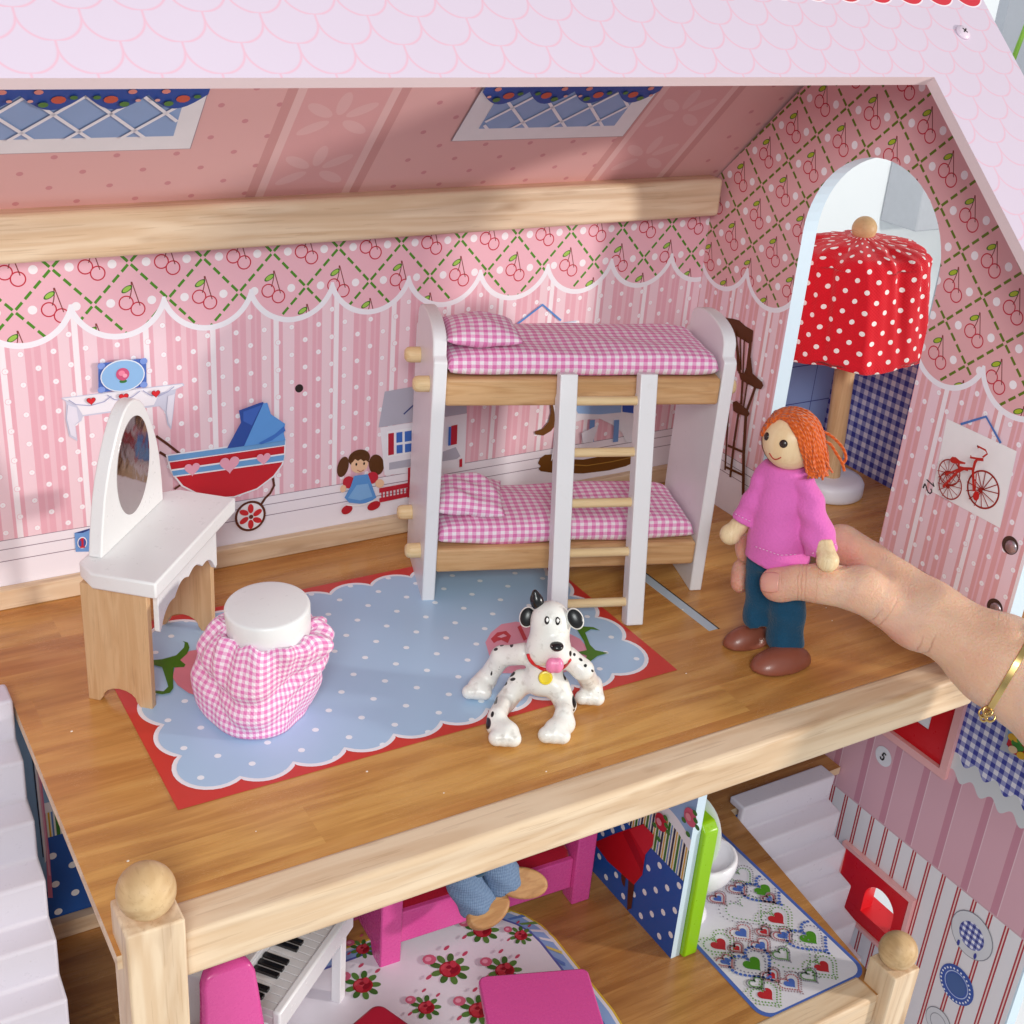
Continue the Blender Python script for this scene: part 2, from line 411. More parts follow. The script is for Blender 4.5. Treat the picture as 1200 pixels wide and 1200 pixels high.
def laminate(name, tones, rowh=.21, y0=0., seed=0):
    t = T(name); x, y, z = t.xyz()
    r = ((y-y0)/rowh).floor(); off = t.white(r, seed+.5, 0.)
    q = x/1.9+off*7; k = q.floor(); k2 = t.white(k, r, seed+1.)
    v = t.vec(x*.10, y+k2*3, z); br = t.noise(v, 15, 3, .5, .3); fn = t.noise(v, 55, 4, .7); pore = t.noise(t.vec(x*.03, y+k2*5, z), 120, 2, .6)
    col = t.mix(k2*.8+t.noise(t.vec(x*.25, y*2.5, z), 2.2, 2)*.45-.1, tones[0], tones[1])
    col = t.mix(((br-.45)*2.6).mx(0.)*.8, col, tones[2]); col = t.mix(((.5-br)*1.6).mx(0.), col, tones[3])
    col = t.mix((fn-.35).mx(0.)*.55, col, tones[2]); col = t.mix(((pore-.54)*5).mx(0.).mn(1.)*.28, col, tones[2])
    sc_ = t.noise(t.vec(x*.6+y*.3, y*3., z), 40, 2, .5, 1.); sc_ = (1-(sc_-.5).abs()*70).mx(0.)*t.noise(t.tc.outputs['Object'], 3, 2).gt(.55); col = t.mix(sc_*.12, col, '#efcf98'); return t.out(col, fn*.12+t.noise(t.tc.outputs['Object'], 2.4, 4)*.24+.08+sc_*.2, .5, pore+fn, .06, .003)
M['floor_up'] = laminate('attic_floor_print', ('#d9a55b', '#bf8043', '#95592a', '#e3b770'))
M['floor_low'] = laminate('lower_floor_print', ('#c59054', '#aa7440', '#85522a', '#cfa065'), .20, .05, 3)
def roofmat():
    t = T('roof_print'); x, y, z = t.xyz()
    v = (1.085-y)*1.345; w, h = .173, .1095
    q = (v-.448)/h+10.; r = q.floor(); ly = q.fract()*h-(h-w/2)
    odd = r.mod2()
    lx = ((x-.19)/w+odd*.5).fract()*w-w/2 if False else (((x-.19)/w+.5+(r+1).mod2()*.5).fract()-.5)*w
    d = t.mix(ly.lt(0.), t.vec(0., 0., 0.), t.vec(0., 0., 0.)) and None
    e1 = (hyp(lx, ly)-w/2).abs(); e2 = (lx.abs()-w/2).abs(); lo = ly.lt(0.)
    e = e2*lo+e1*(1-lo)
    base = t.mix(t.noise(t.tc.outputs['Object'], 2.5, 3), '#d9c8d9', '#ddccdd')
    soft = (1-e/.006).mx(0.)
    col = t.mix(soft*.75, base, '#e9adbf')
    rx = (((x-.215)/w).fract()-.5)*w; rd = hyp(rx, v-.128)
    red = (rd.lt(.083)).mx(v.lt(.128)); col = t.mix(rd.lt(.09), col, '#f6e6ee'); col = t.mix(red, col, '#d83240')
    return t.out(col, .42, .4)
M['roof'] = roofmat()
def ceilmat():
    t = T('ceiling_print'); x, y, z = t.xyz()
    s = (2.25-y)*1.457                        # up the slope
    p = 1.72
    f = ((x-1.245)/p).fract()*p
    a, b = .115, .0975
    def dt(du, dv): return hyp((((x-1.007)/a/2+du).fract()-.5)*a*2, (((s-.65)/b/2+dv).fract()-.5)*b*2)
    dd = dt(.5, .5).mn(dt(0., 0.))
    col = t.mix(t.noise(t.tc.outputs['Object'], 1.5, 2), '#e3b3b0', '#e0aeac')
    col = t.mix(dd.lt(.013)*f.gt(.6), col, '#d08f94')
    lx = f-.26; lz = ((s-.04)/.34).fract()*.34-.17   # panel of leaves
    pan = f.band(0., .52); col = t.mix(pan, col, '#dda6a6')
    lf = None
    for sx, sz, rot in ((.09, .06, .6), (-.09, .06, -.6), (.09, -.05, -.6), (-.09, -.05, .6), (0., .1, 1.57)):
        ca, sa = math.cos(rot), math.sin(rot); px, pz = lx-sx, lz-sz
        q = hyp((px*ca+pz*sa)/.07, (pz*ca-px*sa)/.028).lt(1.); lf = q if lf is None else lf.mx(q)
    col = t.mix(lf*pan, col, '#e2b4b3')
    col = t.mix((f.band(.043, .08)).mx(f.band(.44, .477)), col, '#e6bdbb')
    col = t.mix((f.band(0., .043)).mx(f.band(.477, .52)), col, '#d19a98')
    return t.out(col, .4, .3)
M['ceil'] = ceilmat()
M['edge'] = paint('pink_board_edge', '#dcc4c6', .5)
def outermat():
    t = T('outer_wall_print'); x, y, z = t.xyz()
    p = .062; s = ((y/p).fract().lt(.5))+((z/p).fract().lt(.5))
    ging = t.mix(s.gt(1.5), t.mix(s.gt(.5), '#e9e7f4', '#9a9dcf'), '#4046a0')
    f = (y/.222).fract(); pk = t.mix(f.lt(.22), '#d9a9b6', '#c88a9c'); pk = t.mix((f-.985).abs().lt(.014), pk, '#e6c6cf')
    f = (y/.118).fract(); d1 = (f-.2).abs(); rs = t.mix((d1-.085).abs().lt(.045), '#e6e2e8', '#b02435'); rs = t.mix(d1.lt(.04), rs, '#e8cfcc')
    wv = (y*44).sin()*.028
    low = t.mix(z.gt(-2.1), rs, pk); low = t.mix((z+2.103).abs().lt(.006), low, '#cfa5b0')
    cur = y.lt(.775)*z.gt(wv-1.33); trim = y.lt(.775)*z.gt(wv-1.445)
    col = t.mix(trim, low, '#d5d7dc'); col = t.mix(cur, col, ging); col = t.mix(z.gt(-.6), col, ging)
    return t.out(col, .38, .4)
M['outer'] = outermat()
def lowwall():
    t = T('lower_wall_print'); x, y, z = t.xyz(); p = .18
    def dt(du, dv): return hyp((((x-.21)/p+du).fract()-.5)*p, (((z+1.45)/p+dv).fract()-.5)*p)
    dd = dt(.5, .5).mn(dt(0., 0.)); b = t.mix(dd.lt(.02), '#2358a8', '#f3f3f6')
    f = (x/.06).fract(); st = t.mix(f.lt(.3), '#e9e7dc', '#3d7a32'); st = t.mix(f.band(.45, .6), st, '#d6a531'); st = t.mix(f.band(.7, .85), st, '#5d86c4')
    col = t.mix(z.gt(-1.33), b, st); col = t.mix(z.gt(-1.18), col, '#f0eef2'); col = t.mix(z.gt(-1.12), col, '#8db3d6')
    return t.out(col, .4, .4)
M['lowwall'] = lowwall()
def porchback():
    t = T('porch_wall_print'); x, y, z = t.xyz()
    col = t.mix((((z-.1)/.24).fract().lt(.025)).mx(((x-3.96)/.42).fract().lt(.012)), '#8fa3d4', '#3c4690'); return t.out(col, .4)
M['porchback'] = porchback()
M['ivory'] = paint('white_plastic', '#d9d4df', .3, .03)
M['red'] = paint('red_plastic', '#d80d1c', .3, .03)
M['pinkframe'] = paint('pink_frame', '#f0b3b3', .35, .05)
M['dark'] = flat('#2a1f1c', .6)
M['steel'] = T('screw_metal').out('#b9aab0', .3, .5, metal=.8)

# ------------------------------------------------------------------ surroundings
def setting(o, kind='structure'): o['kind'] = kind; return o
t = T('studio_floor'); setting(MB().box(-30, 30, -30, 30, -4.7, -4.6).build('floor', t.out(t.mix(t.noise(t.tc.outputs['Object'], .6, 4), '#dfe3e6', '#e6e9ec'), .6)))
t = T('studio_wall'); setting(MB().box(-30, 17.45, 12, 12.2, -4.6, 26).build('wall', t.out(t.mix(t.noise(t.tc.outputs['Object'], .5, 3), '#eef2f4', '#f3f6f7'), .7)))
t = T('marbled_grey'); mg = t.out(t.mix(t.noise(t.tc.outputs['Object'], 1.4, 5, .6, .8), '#a2a6b0', '#b6bac2'), .5)
setting(MB().box(17.451, 40, 11.8, 12.2, -4.6, 26).build('wall', mg))
cb = thing('wall_box', 'pale grey box shape on the white studio wall, blurred behind the arched doorway', 'box', (16.5, 11.6, -1.5))
rel(MB().box(15.72, 17.1, 11.2, 11.99, -1.5, 1.1).build('box_front', flat('#c3c5cb', .6), None, bevel=.03), cb)
rel(MB().box(16.35, 17.0, 11.05, 11.195, -1.2, 1.0).build('box_door', flat('#d5d7db', .6), None, bevel=.02), cb)

# ------------------------------------------------------------------ the dollhouse
H = thing('dollhouse', 'open pink wooden dollhouse with printed walls and scalloped lilac roof, standing around all the toys', 'dollhouse')
YW, XS, XO, ZL = 2.25, 3.81, 4.95, -1.94
# floors
fl = [(4.98, .012), (4.98, 2.3), (-1.2, 2.3), (-1.2, 1.53), (0, 1.53), (0, .012)]
fo = MB().prism(fl, lambda a, b, d: (a, b, d), -.055, 0., 0, 1).build('attic_floor', [M['floor_up'], M['pine']], H)
fl = [(3.80, .012), (4.0, 1.50), (4.94, 1.53), (4.94, 2.249), (-1.2, 2.249), (-1.2, .012)]
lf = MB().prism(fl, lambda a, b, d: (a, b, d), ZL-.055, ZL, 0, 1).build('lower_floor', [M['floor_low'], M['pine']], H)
# back walls
bw = MB().box(-1.2, XS+.05, YW, YW+.05, .0005, 1.71).build('back_wall', M['paper_back'], H)
lw = MB().box(-1.2, XO, YW, YW+.05, -4.55, -.056).build('lower_back_wall', M['lowwall'], H)
MB().box(XS+.0905, XO, YW-.002, YW+.05, .0005, .8).build('porch_wall', M['porchback'], H)
MB().box(-1.28, -1.2, -.05, 2.3, -4.55, 1.7).build('far_wall', M['edge'], H)
MB().box(-1.2, 3.77, YW-.045, YW-.001, .001, .098).build('baseboard', M['pine'], H, bevel=.006)
MB().box(-1.2, 3.77, 2.13, YW-.001, 1.548, 1.742).build('ceiling_beam', M['pine'], H, bevel=.022, seg=3)
MB().box(-1.2, 2.9, YW-.06, YW-.001, ZL+.001, ZL+.1).build('lower_baseboard', M['pine'], H, bevel=.005)
# side wall with the arched doorway
def roofz(y): return 2.84-.9*(1.085-y) if y < 1.141 else 1.715+1.06*(2.25-y)
out = [(-.08, .0005), (-.08, roofz(-.08)-.03), (1.141, 2.84), (2.249, roofz(2.249)-.004), (2.249, .0005), (1.55, .0005)]
out += [(1.12+.43*math.cos(a), 1.61+.43*math.sin(a)) for a in np.linspace(0, math.pi, 29)][0:] + [(.69, .0005)]
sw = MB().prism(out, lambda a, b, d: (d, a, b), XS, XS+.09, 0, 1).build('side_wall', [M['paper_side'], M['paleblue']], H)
# outer wall with two window openings: built of butted strips
def strip(y0, y1, z0, z1, mb): mb.box(XO, XO+.09, y0, y1, z0, z1)
w1 = (.80, 1.55, -1.46, -.62); w2 = (.78, 1.33, -2.9, -2.44)
mb = MB(); strip(-.02, .78, -4.55, .78, mb); strip(1.55, 2.3, -4.55, .78, mb); strip(.78, 1.55, -.62, .78, mb); strip(.78, 1.55, -2.44, -1.46, mb); strip(.78, 1.55, -4.55, -2.9, mb)
strip(.7801, .80, -1.46, -.62, mb); strip(1.33, 1.55, -2.9, -2.44, mb)
ow = mb.build('outer_wall', M['outer'], H)
MB().box(XO+.002, XO+.088, -.032, -.0205, -4.5, .76).build('wall_edge', M['paleblue'], H)
def ringframe(y0, y1, z0, z1, w, x0, x1, name, m, parent, arch=0):
    mb = MB(); mb.box(x0, x1, y0, y1, z0, z0+w); mb.box(x0, x1, y0, y1, z1-w, z1); mb.box(x0, x1, y0, y0+w, z0+w, z1-w); mb.box(x0, x1, y1-w, y1, z0+w, z1-w)
    return mb.build(name, m, parent)
fr = ringframe(.765, 1.58, -1.50, -.60, .05, XO-.03, XO-.001, 'window_frame', M['pinkframe'], ow)
ringframe(.815, 1.53, -1.45, -.65, .16, XO+.0, XO+.10, 'window_lining', M['red'], ow)
MB().box(XO+.005, XO+.085, .98, 1.37, -1.288, -.82).build('window_pane', T('frosted_pane').out('#f1eef4', .35), ow)
fr2 = ringframe(.745, 1.36, -2.93, -2.41, .028, XO-.035, XO-.001, 'window_frame', M['pinkframe'], ow)
ar = [(.775, -2.9), (1.33, -2.9), (1.33, -2.44), (.775, -2.44)]
# red plate with an arched opening (two halves butted at the crown)
mb = MB(); yc, rw, zs = .985, .125, -2.66
half = [(yc, -2.44), (yc, zs+rw)]+[(yc+rw*math.sin(a), zs+rw*math.cos(a)) for a in np.linspace(.15, math.pi/2, 9)]+[(yc+rw, -2.7995), (1.33, -2.7995), (1.33, -2.44)]
mb.prism(half, lambda a, b, d: (d, a, b), XO-.02, XO+.08)
mb.prism([(2*yc-a, b) if a < 1.2 else (.775, b) for a, b in half], lambda a, b, d: (d, a, b), XO-.02, XO+.08)
mb.box(XO-.02, XO+.16, .7755, 1.3295, -2.8995, -2.80)
mb.build('window_lining', M['red'], ow)
# pine front rails and posts
def rail(x0, x1, z0, z1, name='front_beam'): return MB().box(x0, x1, .0, .16, z0, z1).build(name, M['pine'], H, bevel=.02, seg=3)
rail(.196, 3.84, -.175, .004)
rail(1.0, 3.745, -2.13, -1.935, 'lower_beam')
def post(x, y, ztop, zb, rb):
    p = MB().box(x-.09, x+.09, y-.09, y+.09, zb, ztop).build('corner_post', M['pine_z'], H, bevel=.008)
    MB().ball((x, y, ztop+rb*.83), rb, k=32).build('finial', M['ballwood'], p, True)
M['ballwood'] = wood('turned_ball', '#dcbb8e', '#c09a6c', 1, .8)
post(.105, .03, .13, -4.5, .09); post(3.84, .03, -1.775, -4.5, .098)
# ceiling and roof panels
d1 = np.array([0, -1, -.9])/1.3454; up1 = np.array([0, -.9, 1])/1.3454
def rf(a, b, d): return tuple(np.array([a, 1.085, 2.84])+d1*b+up1*d)
ol = [(-1.3, -.072), (4.02, -.072), (4.02, 1.72), (3.49, 1.72), (3.49, .5716), (-1.3, .5716)]
rp = MB().prism(ol, rf, -.045, 0, 0, 1).build('roof_panel', [M['roof'], M['edge']], H)
d2 = np.array([0, 1, -1.06])/1.4573; up2 = np.array([0, 1.06, 1])/1.4573
def rb(a, b, d): return tuple(np.array([a, 1.141, 2.8905])+d2*b+up2*d)
cl = MB().prism([(-1.3, .0), (4.02, .0), (4.02, 1.71), (-1.3, 1.71)], rb, .0015, .045, 0, 1).build('ceiling', [M['ceil'], M['edge']], H)
s = rf(3.785, .352, .004)
sc = MB().lathe([(0, .012), (.02, .011), (.033, .004), (.035, -.004), (.0, -.004)][::-1], s, 24, 0, up1).build('screw', paint('pink_screw', '#e7d3e2', .3), rp, True)
MB().box(-.016, .016, -.003, .003, 0, .003).box(-.003, .003, -.016, .016, 0, .0031)
mb = MB(); e_ = np.array([1., 0, 0]); f_ = np.cross(up1, e_)
for a, b in ((e_*.8+f_*.6, f_*.8-e_*.6), (f_*.8-e_*.6, e_*.8+f_*.6)):
    c = np.array(s)+up1*.0125; q = [c+a*.014+b*.003, c-a*.014+b*.003, c-a*.014-b*.003, c+a*.014-b*.003]; mb.add(q, [(0, 1, 2, 3)])
mb.build('screw_slot', M['dark'], rp)
# screws sunk in the side wall
for px, py in ((1184, 639), (1166, 712)):
    c = on_x(XS)(px, py)
    h = MB().lathe([(.041, 0), (.041, .0015), (0, .0015)], c-np.array([.001, 0, 0]), 28, 0, (-1, 0, 0)).build('screw_hole', flat('#4a3128', .6), sw)
    MB().lathe([(.03, 0), (.03, .004), (.022, .008), (0, .009)], c+np.array([-.002, -.008, -.004]), 20, 0, (-1, 0, 0)).build('screw', M['steel'], sw, True)
# blue partition standing on the lower floor, its tongue showing through the attic floor
def partmat():
    t = T('partition_print'); x, y, z = t.xyz(); p = .165
    def dt(du, dv): return hyp((((y-.72)/p+du).fract()-.5)*p, (((z+1.8)/p+dv).fract()-.5)*p)
    b = t.mix(dt(.5, .5).mn(dt(0., 0.)).lt(.018), '#2457ab', '#f4f4f8')
    f = (y/.085).fract(); st = t.mix(f.lt(.2), '#ece9dd', '#3d7a32'); st = t.mix(f.band(.3, .42), st, '#d6a531'); st = t.mix(f.band(.5, .68), st, '#27304a'); st = t.mix(f.band(.8, .92), st, '#5d86c4')
    col = t.mix(z.gt(-1.42), b, st); wv = (y*9).sin()*.05
    col = t.mix(z.gt(wv-1.22), col, '#eceaf0'); col = t.mix(z.gt(wv-1.15), col, '#94b4dc'); return t.out(col, .35)
pt = MB().box(2.93, 2.985, .69, 2.249, ZL+.001, -.056, 0).build('partition', [partmat(), M['paleblue']], H)
for p in pt.data.polygons:
    if abs(p.normal.y) > .9: p.material_index = 1
sl = MB().box(2.915, 2.965, .79, 1.36, -.05, .0025).build('partition_tongue', paint('tongue_blue', '#b9c8d4', .4), H)
MB().box(2.9655, 2.974, .785, 1.36, -.05, .0015).build('tongue_gap', M['dark'], H)
# stairs: one moulded white flight each
def stairs(x0, x1, zt, n, name='staircase'):
    prof = [(1.529, zt), (1.395, zt)]
    y, z = 1.395, zt
    for i in range(n):
        prof += [(y+.012, z-.187), (y-.1045, z-.2135)]; y -= .1045; z -= .2135
    prof += [(y+.01, z-.19)]
    bot = [(a+.05, b-.05) for a, b in prof[::-1]]; bot[0] = (prof[-1][0]+.06, prof[-1][1]); bot[-1] = (1.529, zt-.05)
    o = MB().prism(prof+bot, lambda a, b, d: (d, a, b), x0, x1).build(name, M['ivory'], H, bevel=.014, seg=3); return o
stairs(-.92, -.012, .072, 10); stairs(4.0, 4.75, -1.852, 9)

# ------------------------------------------------------------------ print on the walls
Bk = lambda: Print(on_y(YW), (0, -1, 0), (1, 0, 0), (0, 0, 1))
Sd = lambda: Print(on_x(XS), (-1, 0, 0), (0, -1, 0), (0, 0, 1))
Z4 = (0, 350, 3); Z5 = (400, 350, 3); Z6 = (800, 350, 3)
p = Bk()                                                           # shelf and picture
p.poly('#cfcfe2', [(213, 348), (642, 296), (648, 304), (618, 318), (615, 335), (608, 405), (601, 460), (588, 442), (580, 398), (560, 377), (290, 413), (286, 428), (264, 443), (272, 500), (243, 483), (230, 422), (233, 370), (230, 360)], Z4)
p.poly('#f0ecf4', [(219, 350), (640, 299), (643, 304), (614, 317), (560, 330), (540, 372), (290, 408), (270, 375), (236, 358)], Z4)
p.poly('#e4e0ee', [(238, 372), (268, 382), (276, 428), (263, 440), (268, 488), (247, 478), (234, 420)], Z4)
p.poly('#e4e0ee', [(590, 340), (613, 333), (605, 405), (600, 448), (592, 436), (584, 396)], Z4)
for a, b, c in ((240, 390, 356), (375, 490, 338), (500, 610, 322)):
    p.line('#a9aacb', [(a, c-2), (a+25, c+14), ((a+b)/2, c+18), (b-25, c+4), (b, c-16)], .004, Z4)
for q, r in (((318, 356), .018), ((432, 342), .02), ((544, 329), .018)): p.heart('#8f1d28', q, r*1.08, Z4); p.heart('#d8262f', q, r*.95, Z4)
p.poly('#4d6fc0', [(341, 223), (509, 204), (511, 304), (342, 326)], Z4)
for q in ((352, 232), (500, 214), (352, 314), (500, 296)): p.ell('#7f9be0', q, .016, .014, Z4)
p.ell('#e9eef8', (426, 264), .094, .072, Z4, .03); p.ell('#8fbbe8', (426, 264), .089, .067, Z4, .03)
p.ell('#3b7a3a', (427, 283), .016, .008, Z4); p.ell('#d0567f', (425, 258), .028, .028, Z4); p.ell('#ef8aa8', (421, 254), .014, .012, Z4); p.ell('#f4a6bd', (432, 262), .010, .009, Z4)
p.build('shelf_print', bw)
p = Bk()                                                           # pram
p.line('#5c2c17', [(548, 482), (590, 512), (632, 545)], .012, Z4); p.line('#5c2c17', [(560, 538), (592, 558)], .012, Z4); p.line('#5c2c17', [(612, 668), (632, 654)], .010, Z4)
p.line('#5c2c17', [(940, 612), (958, 632), (962, 655), (948, 682), (930, 700), (916, 722)], .012, Z4)
p.poly('#f3eef4', [(581, 547), (1003, 488), (1001, 550), (992, 582), (962, 624), (902, 669), (824, 696), (760, 700), (690, 685), (637, 658), (597, 608)], Z4)
p.poly('#c81f2a', [(588, 552), (998, 494), (995, 560), (986, 582), (958, 620), (900, 664), (820, 692), (760, 695), (692, 680), (642, 654), (602, 605)], Z4)
p.poly('#6ea3d8', [(588, 550), (999, 493), (999, 511), (590, 569)], Z4); p.line('#f3eef4', [(590, 571), (998, 513)], .005, Z4)
p.poly('#f3eef4', [(598, 597), (997, 540), (994, 570), (607, 624)], Z4); p.poly('#6ea3d8', [(601, 602), (996, 545), (993, 565), (606, 619)], Z4)
for q, r in (((672, 594), .036), ((803, 577), .047), ((922, 557), .034)): p.heart('#eda7bb', q, r, Z4)
p.poly('#2f4fa0', [(835, 388), (905, 362), (920, 358), (926, 372), (858, 512), (793, 521), (842, 430)], Z4); p.poly('#3f66bd', [(850, 392), (915, 368), (880, 440), (850, 425)], Z4)
p.poly('#5f9be0', [(920, 362), (934, 360), (946, 400), (996, 434), (992, 470), (998, 492), (852, 513)], Z4)
p.poly('#3f72c6', [(902, 502), (960, 470), (992, 442), (997, 458), (950, 492), (912, 506)], Z4)
p.ring('#5c2c17', (874, 757), .071, .074, .011, Z4); p.ell('#f4f0f4', (874, 757), .064, .067, Z4)
for i in range(6):
    a = i*math.pi/3+.5; q = (874+27*math.cos(a), 757+28*math.sin(a)); p.ell('#d12a30', q, .024, .014, Z4, -a)
p.ell('#6b2a1c', (874, 757), .011, .011, Z4); p.build('pram_print', bw)
p = Bk(); p.poly('#6f9bd6', [(261, 823), (318, 806), (318, 888), (266, 889)], Z4); p.poly('#30407e', [(261, 823), (318, 806), (316, 811), (290, 822)], Z4)
p.ell('#f2f0f6', (288, 856), .021, .029, Z4); p.ell('#46569c', (288, 856), .017, .024, Z4)
p.poly('#c9293a', [(284, 840), (292, 838), (292, 868), (297, 868), (297, 873), (280, 874), (280, 869), (285, 868), (285, 847), (280, 849)], Z4); p.build('block_print', bw)
p = Bk()                                                           # rag doll
p.ell('#5a3517', (62, 560), .058, .046, Z5, -.1); p.ell('#5a3517', (122, 583), .040, .058, Z5, .3); p.ell('#5a3517', (4, 590), .030, .054, Z5, -.2)
p.ell('#eec3a0', (62, 582), .046, .044, Z5); p.poly('#5a3517', [(28, 572), (40, 548), (70, 543), (92, 556), (97, 576), (84, 566), (76, 570), (66, 562), (56, 568), (46, 562), (36, 574)], Z5)
for q in ((50, 580), (77, 577)): p.ell('#2b1b12', q, .005, .008, Z5)
p.line('#a2453a', [(52, 600), (64, 605), (76, 599)], .003, Z5)
p.ell('#c0283a', (22, 642), .030, .034, Z5, .6); p.ell('#c0283a', (104, 626), .034, .032, Z5, -.6); p.ell('#eec3a0', (2, 664), .016, .020, Z5); p.ell('#eec3a0', (130, 645), .026, .022, Z5, -.7)
p.poly('#5b94d4', [(40, 618), (88, 612), (102, 650), (118, 694), (92, 712), (60, 716), (22, 712), (6, 694), (28, 655)], Z5); p.poly('#7fb0e2', [(48, 650), (88, 645), (104, 690), (60, 704), (18, 696)], Z5)
p.ell('#b51f2d', (14, 736), .030, .024, Z5, .3); p.ell('#b51f2d', (108, 722), .036, .024, Z5, .2); p.line('#f4f0f0', [(12, 718), (40, 722), (70, 718), (112, 702)], .007, Z5)
p.build('rag_doll_print', bw)
p = Bk()                                                           # printed cottage behind the bed
p.poly('#b4b3c2', [(152, 326), (300, 300), (436, 290), (440, 402), (130, 452)], Z5)
p.line('#39447e', [(218, 405), (258, 368)], .008, Z5)
p.poly('#ebe8f0', [(135, 452), (440, 402), (432, 590), (150, 620)], Z5)
p.poly('#b4b3c2', [(166, 575), (240, 562), (330, 545), (400, 520), (416, 552), (404, 562), (166, 600)], Z5)
p.poly('#f3f1f6', [(158, 465), (248, 450), (248, 540), (160, 556)], Z5)
for q in ([(162, 472), (182, 469), (182, 545), (162, 549)], [(383, 445), (405, 440), (403, 508), (381, 513)]): p.poly('#b7283a', q, Z5)
for q in ([(190, 468), (211, 465), (211, 501), (190, 504)], [(219, 464), (243, 460), (243, 496), (219, 500)], [(190, 512), (211, 509), (211, 538), (190, 541)], [(219, 508), (243, 504), (243, 533), (219, 537)], [(372, 447), (381, 446), (379, 512), (370, 513)]): p.poly('#3f6fc2', q, Z5)
p.poly('#c0283a', [(128, 662), (232, 642), (232, 658), (128, 678)], Z5); p.poly('#c0283a', [(128, 696), (232, 676), (232, 690), (128, 712)], Z5); p.poly('#c0283a', [(228, 590), (240, 586), (238, 692), (226, 694)], Z5); p.poly('#c0283a', [(408, 560), (418, 556), (418, 585), (408, 587)], Z5)
for i in range(8): a = 134+i*12; p.poly('#c0283a', [(a, 674-i*2.3), (a+5, 673-i*2.3), (a+5, 700-i*2.3), (a, 701-i*2.3)], Z5)
p.build('cottage_print', bw)
p = Bk()                                                           # rocking horse
p.poly('#6d4211', [(690, 578), (698, 560), (715, 548), (745, 546), (762, 562), (850, 565), (940, 548), (1030, 538), (1060, 520), (1055, 560), (1000, 588), (940, 603), (850, 614), (745, 612), (700, 606), (692, 598), (700, 588)], Z5)
p.line('#a87a34', [(760, 580), (860, 586), (950, 572), (1040, 552)], .006, Z5)
p.poly('#6d4211', [(733, 360), (764, 362), (762, 410), (752, 442), (735, 464), (708, 480), (680, 476), (678, 466), (706, 456), (726, 432), (735, 400)], Z5)
p.poly('#e9e8f0', [(742, 372), (1060, 360), (1052, 440), (1030, 462), (1040, 500), (1000, 505), (985, 470), (948, 440), (905, 420), (840, 425), (800, 440), (770, 520), (735, 570), (745, 500), (755, 440)], Z5)
p.poly('#8fb4e2', [(800, 350), (985, 344), (980, 398), (905, 405), (830, 402)], Z5); p.poly('#2f57b6', [(985, 372), (1032, 368), (1030, 402), (985, 396)], Z5)
for a, b in ((870, 445), (955, 440)): p.poly('#6f97cf', [(a, 425), (a+18, 423), (a+14, 500), (a-4, 502)], Z5)
p.poly('#e3e2ec', [(840, 470), (900, 440), (880, 500), (845, 505)], Z5); p.build('rocking_horse_print', bw)
p = Bk(); p.poly('#e9edf6', [(610, 106), (826, 76), (818, 270), (600, 290)], Z5); p.line('#c2cfe4', [(612, 107), (824, 78)], .004, Z5); p.line('#5a8ccf', [(612, 92), (706, 20), (770, 76)], .011, Z5); p.build('picture_print', bw)
MB().lathe([(.02, 0), (.02, .0016), (0, .0016)], on_y(YW)(350.5, 455), 20, 0, (0, -1, 0)).build('peg_hole', M['dark'], bw)
# side wall: chair, tricycle picture
p = Sd(); br = '#5a2f12'
p.poly(br, [(128, 62), (133, 56), (148, 66), (178, 70), (200, 76), (222, 96), (250, 112), (247, 150), (238, 160), (205, 140), (188, 128), (170, 112), (155, 84)], Z6)
for a in ([(190, 120), (196, 255)], [(205, 135), (208, 250)], [(220, 140), (216, 262)], [(240, 150), (228, 262)]): p.line(br, a, .011, Z6)
for a in ([(186, 110), (200, 200), (205, 262)], [(244, 148), (238, 215), (233, 300)]): p.line(br, a, .022, Z6)
p.poly(br, [(203, 256), (222, 262), (240, 210), (246, 206), (252, 262), (285, 292), (290, 304), (282, 318), (262, 314), (210, 284)], Z6)
p.line(br, [(218, 280), (212, 370)], .018, Z6); p.line(br, [(262, 312), (232, 395)], .018, Z6); p.line(br, [(236, 290), (222, 380)], .012, Z6)
p.poly(br, [(184, 362), (198, 358), (238, 390), (244, 404), (236, 414), (200, 402), (186, 392)], Z6)
p.line(br, [(206, 398), (190, 500), (176, 626)], .018, Z6); p.line(br, [(232, 408), (224, 540), (222, 690)], .024, Z6); p.line(br, [(168, 514), (224, 538)], .014, Z6); p.line(br, [(158, 588), (222, 618)], .014, Z6)
p.line(br, [(172, 400), (160, 600)], .014, Z6); p.build('rocking_chair_print', sw)
Zt = (1090, 450, 7.0588)
p = Sd(); p.poly('#f4f2f3', [(142, 286), (722, 556), (582, 1190), (20, 890)], Zt); p.line('#4f78bd', [(258, 332), (468, 268), (590, 488)], .011, Zt)
rd = '#9c2418'
def wheel(c, r, n, w):
    o = p.pts([c], Zt)[0]; p.ring(rd, c, r, r, w, Zt)
    for i in range(n):
        a = 2*math.pi*i/n+.2; p.line(rd, None, w*.55, three=[o, o+p.e1*r*math.cos(a)+p.e2*r*math.sin(a)])
    p.ell(rd, c, .012, .012, Zt)
wheel((445, 872), .082, 13, .008); wheel((196, 832), .062, 12, .006); wheel((210, 722), .058, 12, .006)
for q, w in (([(180, 835), (300, 710), (360, 682), (430, 685)], .012), ([(205, 730), (300, 695), (350, 678)], .008), ([(440, 870), (432, 700), (450, 630), (470, 605), (520, 610)], .014), ([(470, 600), (410, 590), (420, 575)], .009), ([(515, 590), (555, 560), (540, 530), (470, 495), (480, 515)], .008), ([(455, 870), (465, 720)], .006), ([(320, 640), (325, 672), (400, 690)], .014)): p.line('#b8281c', q, w, Zt)
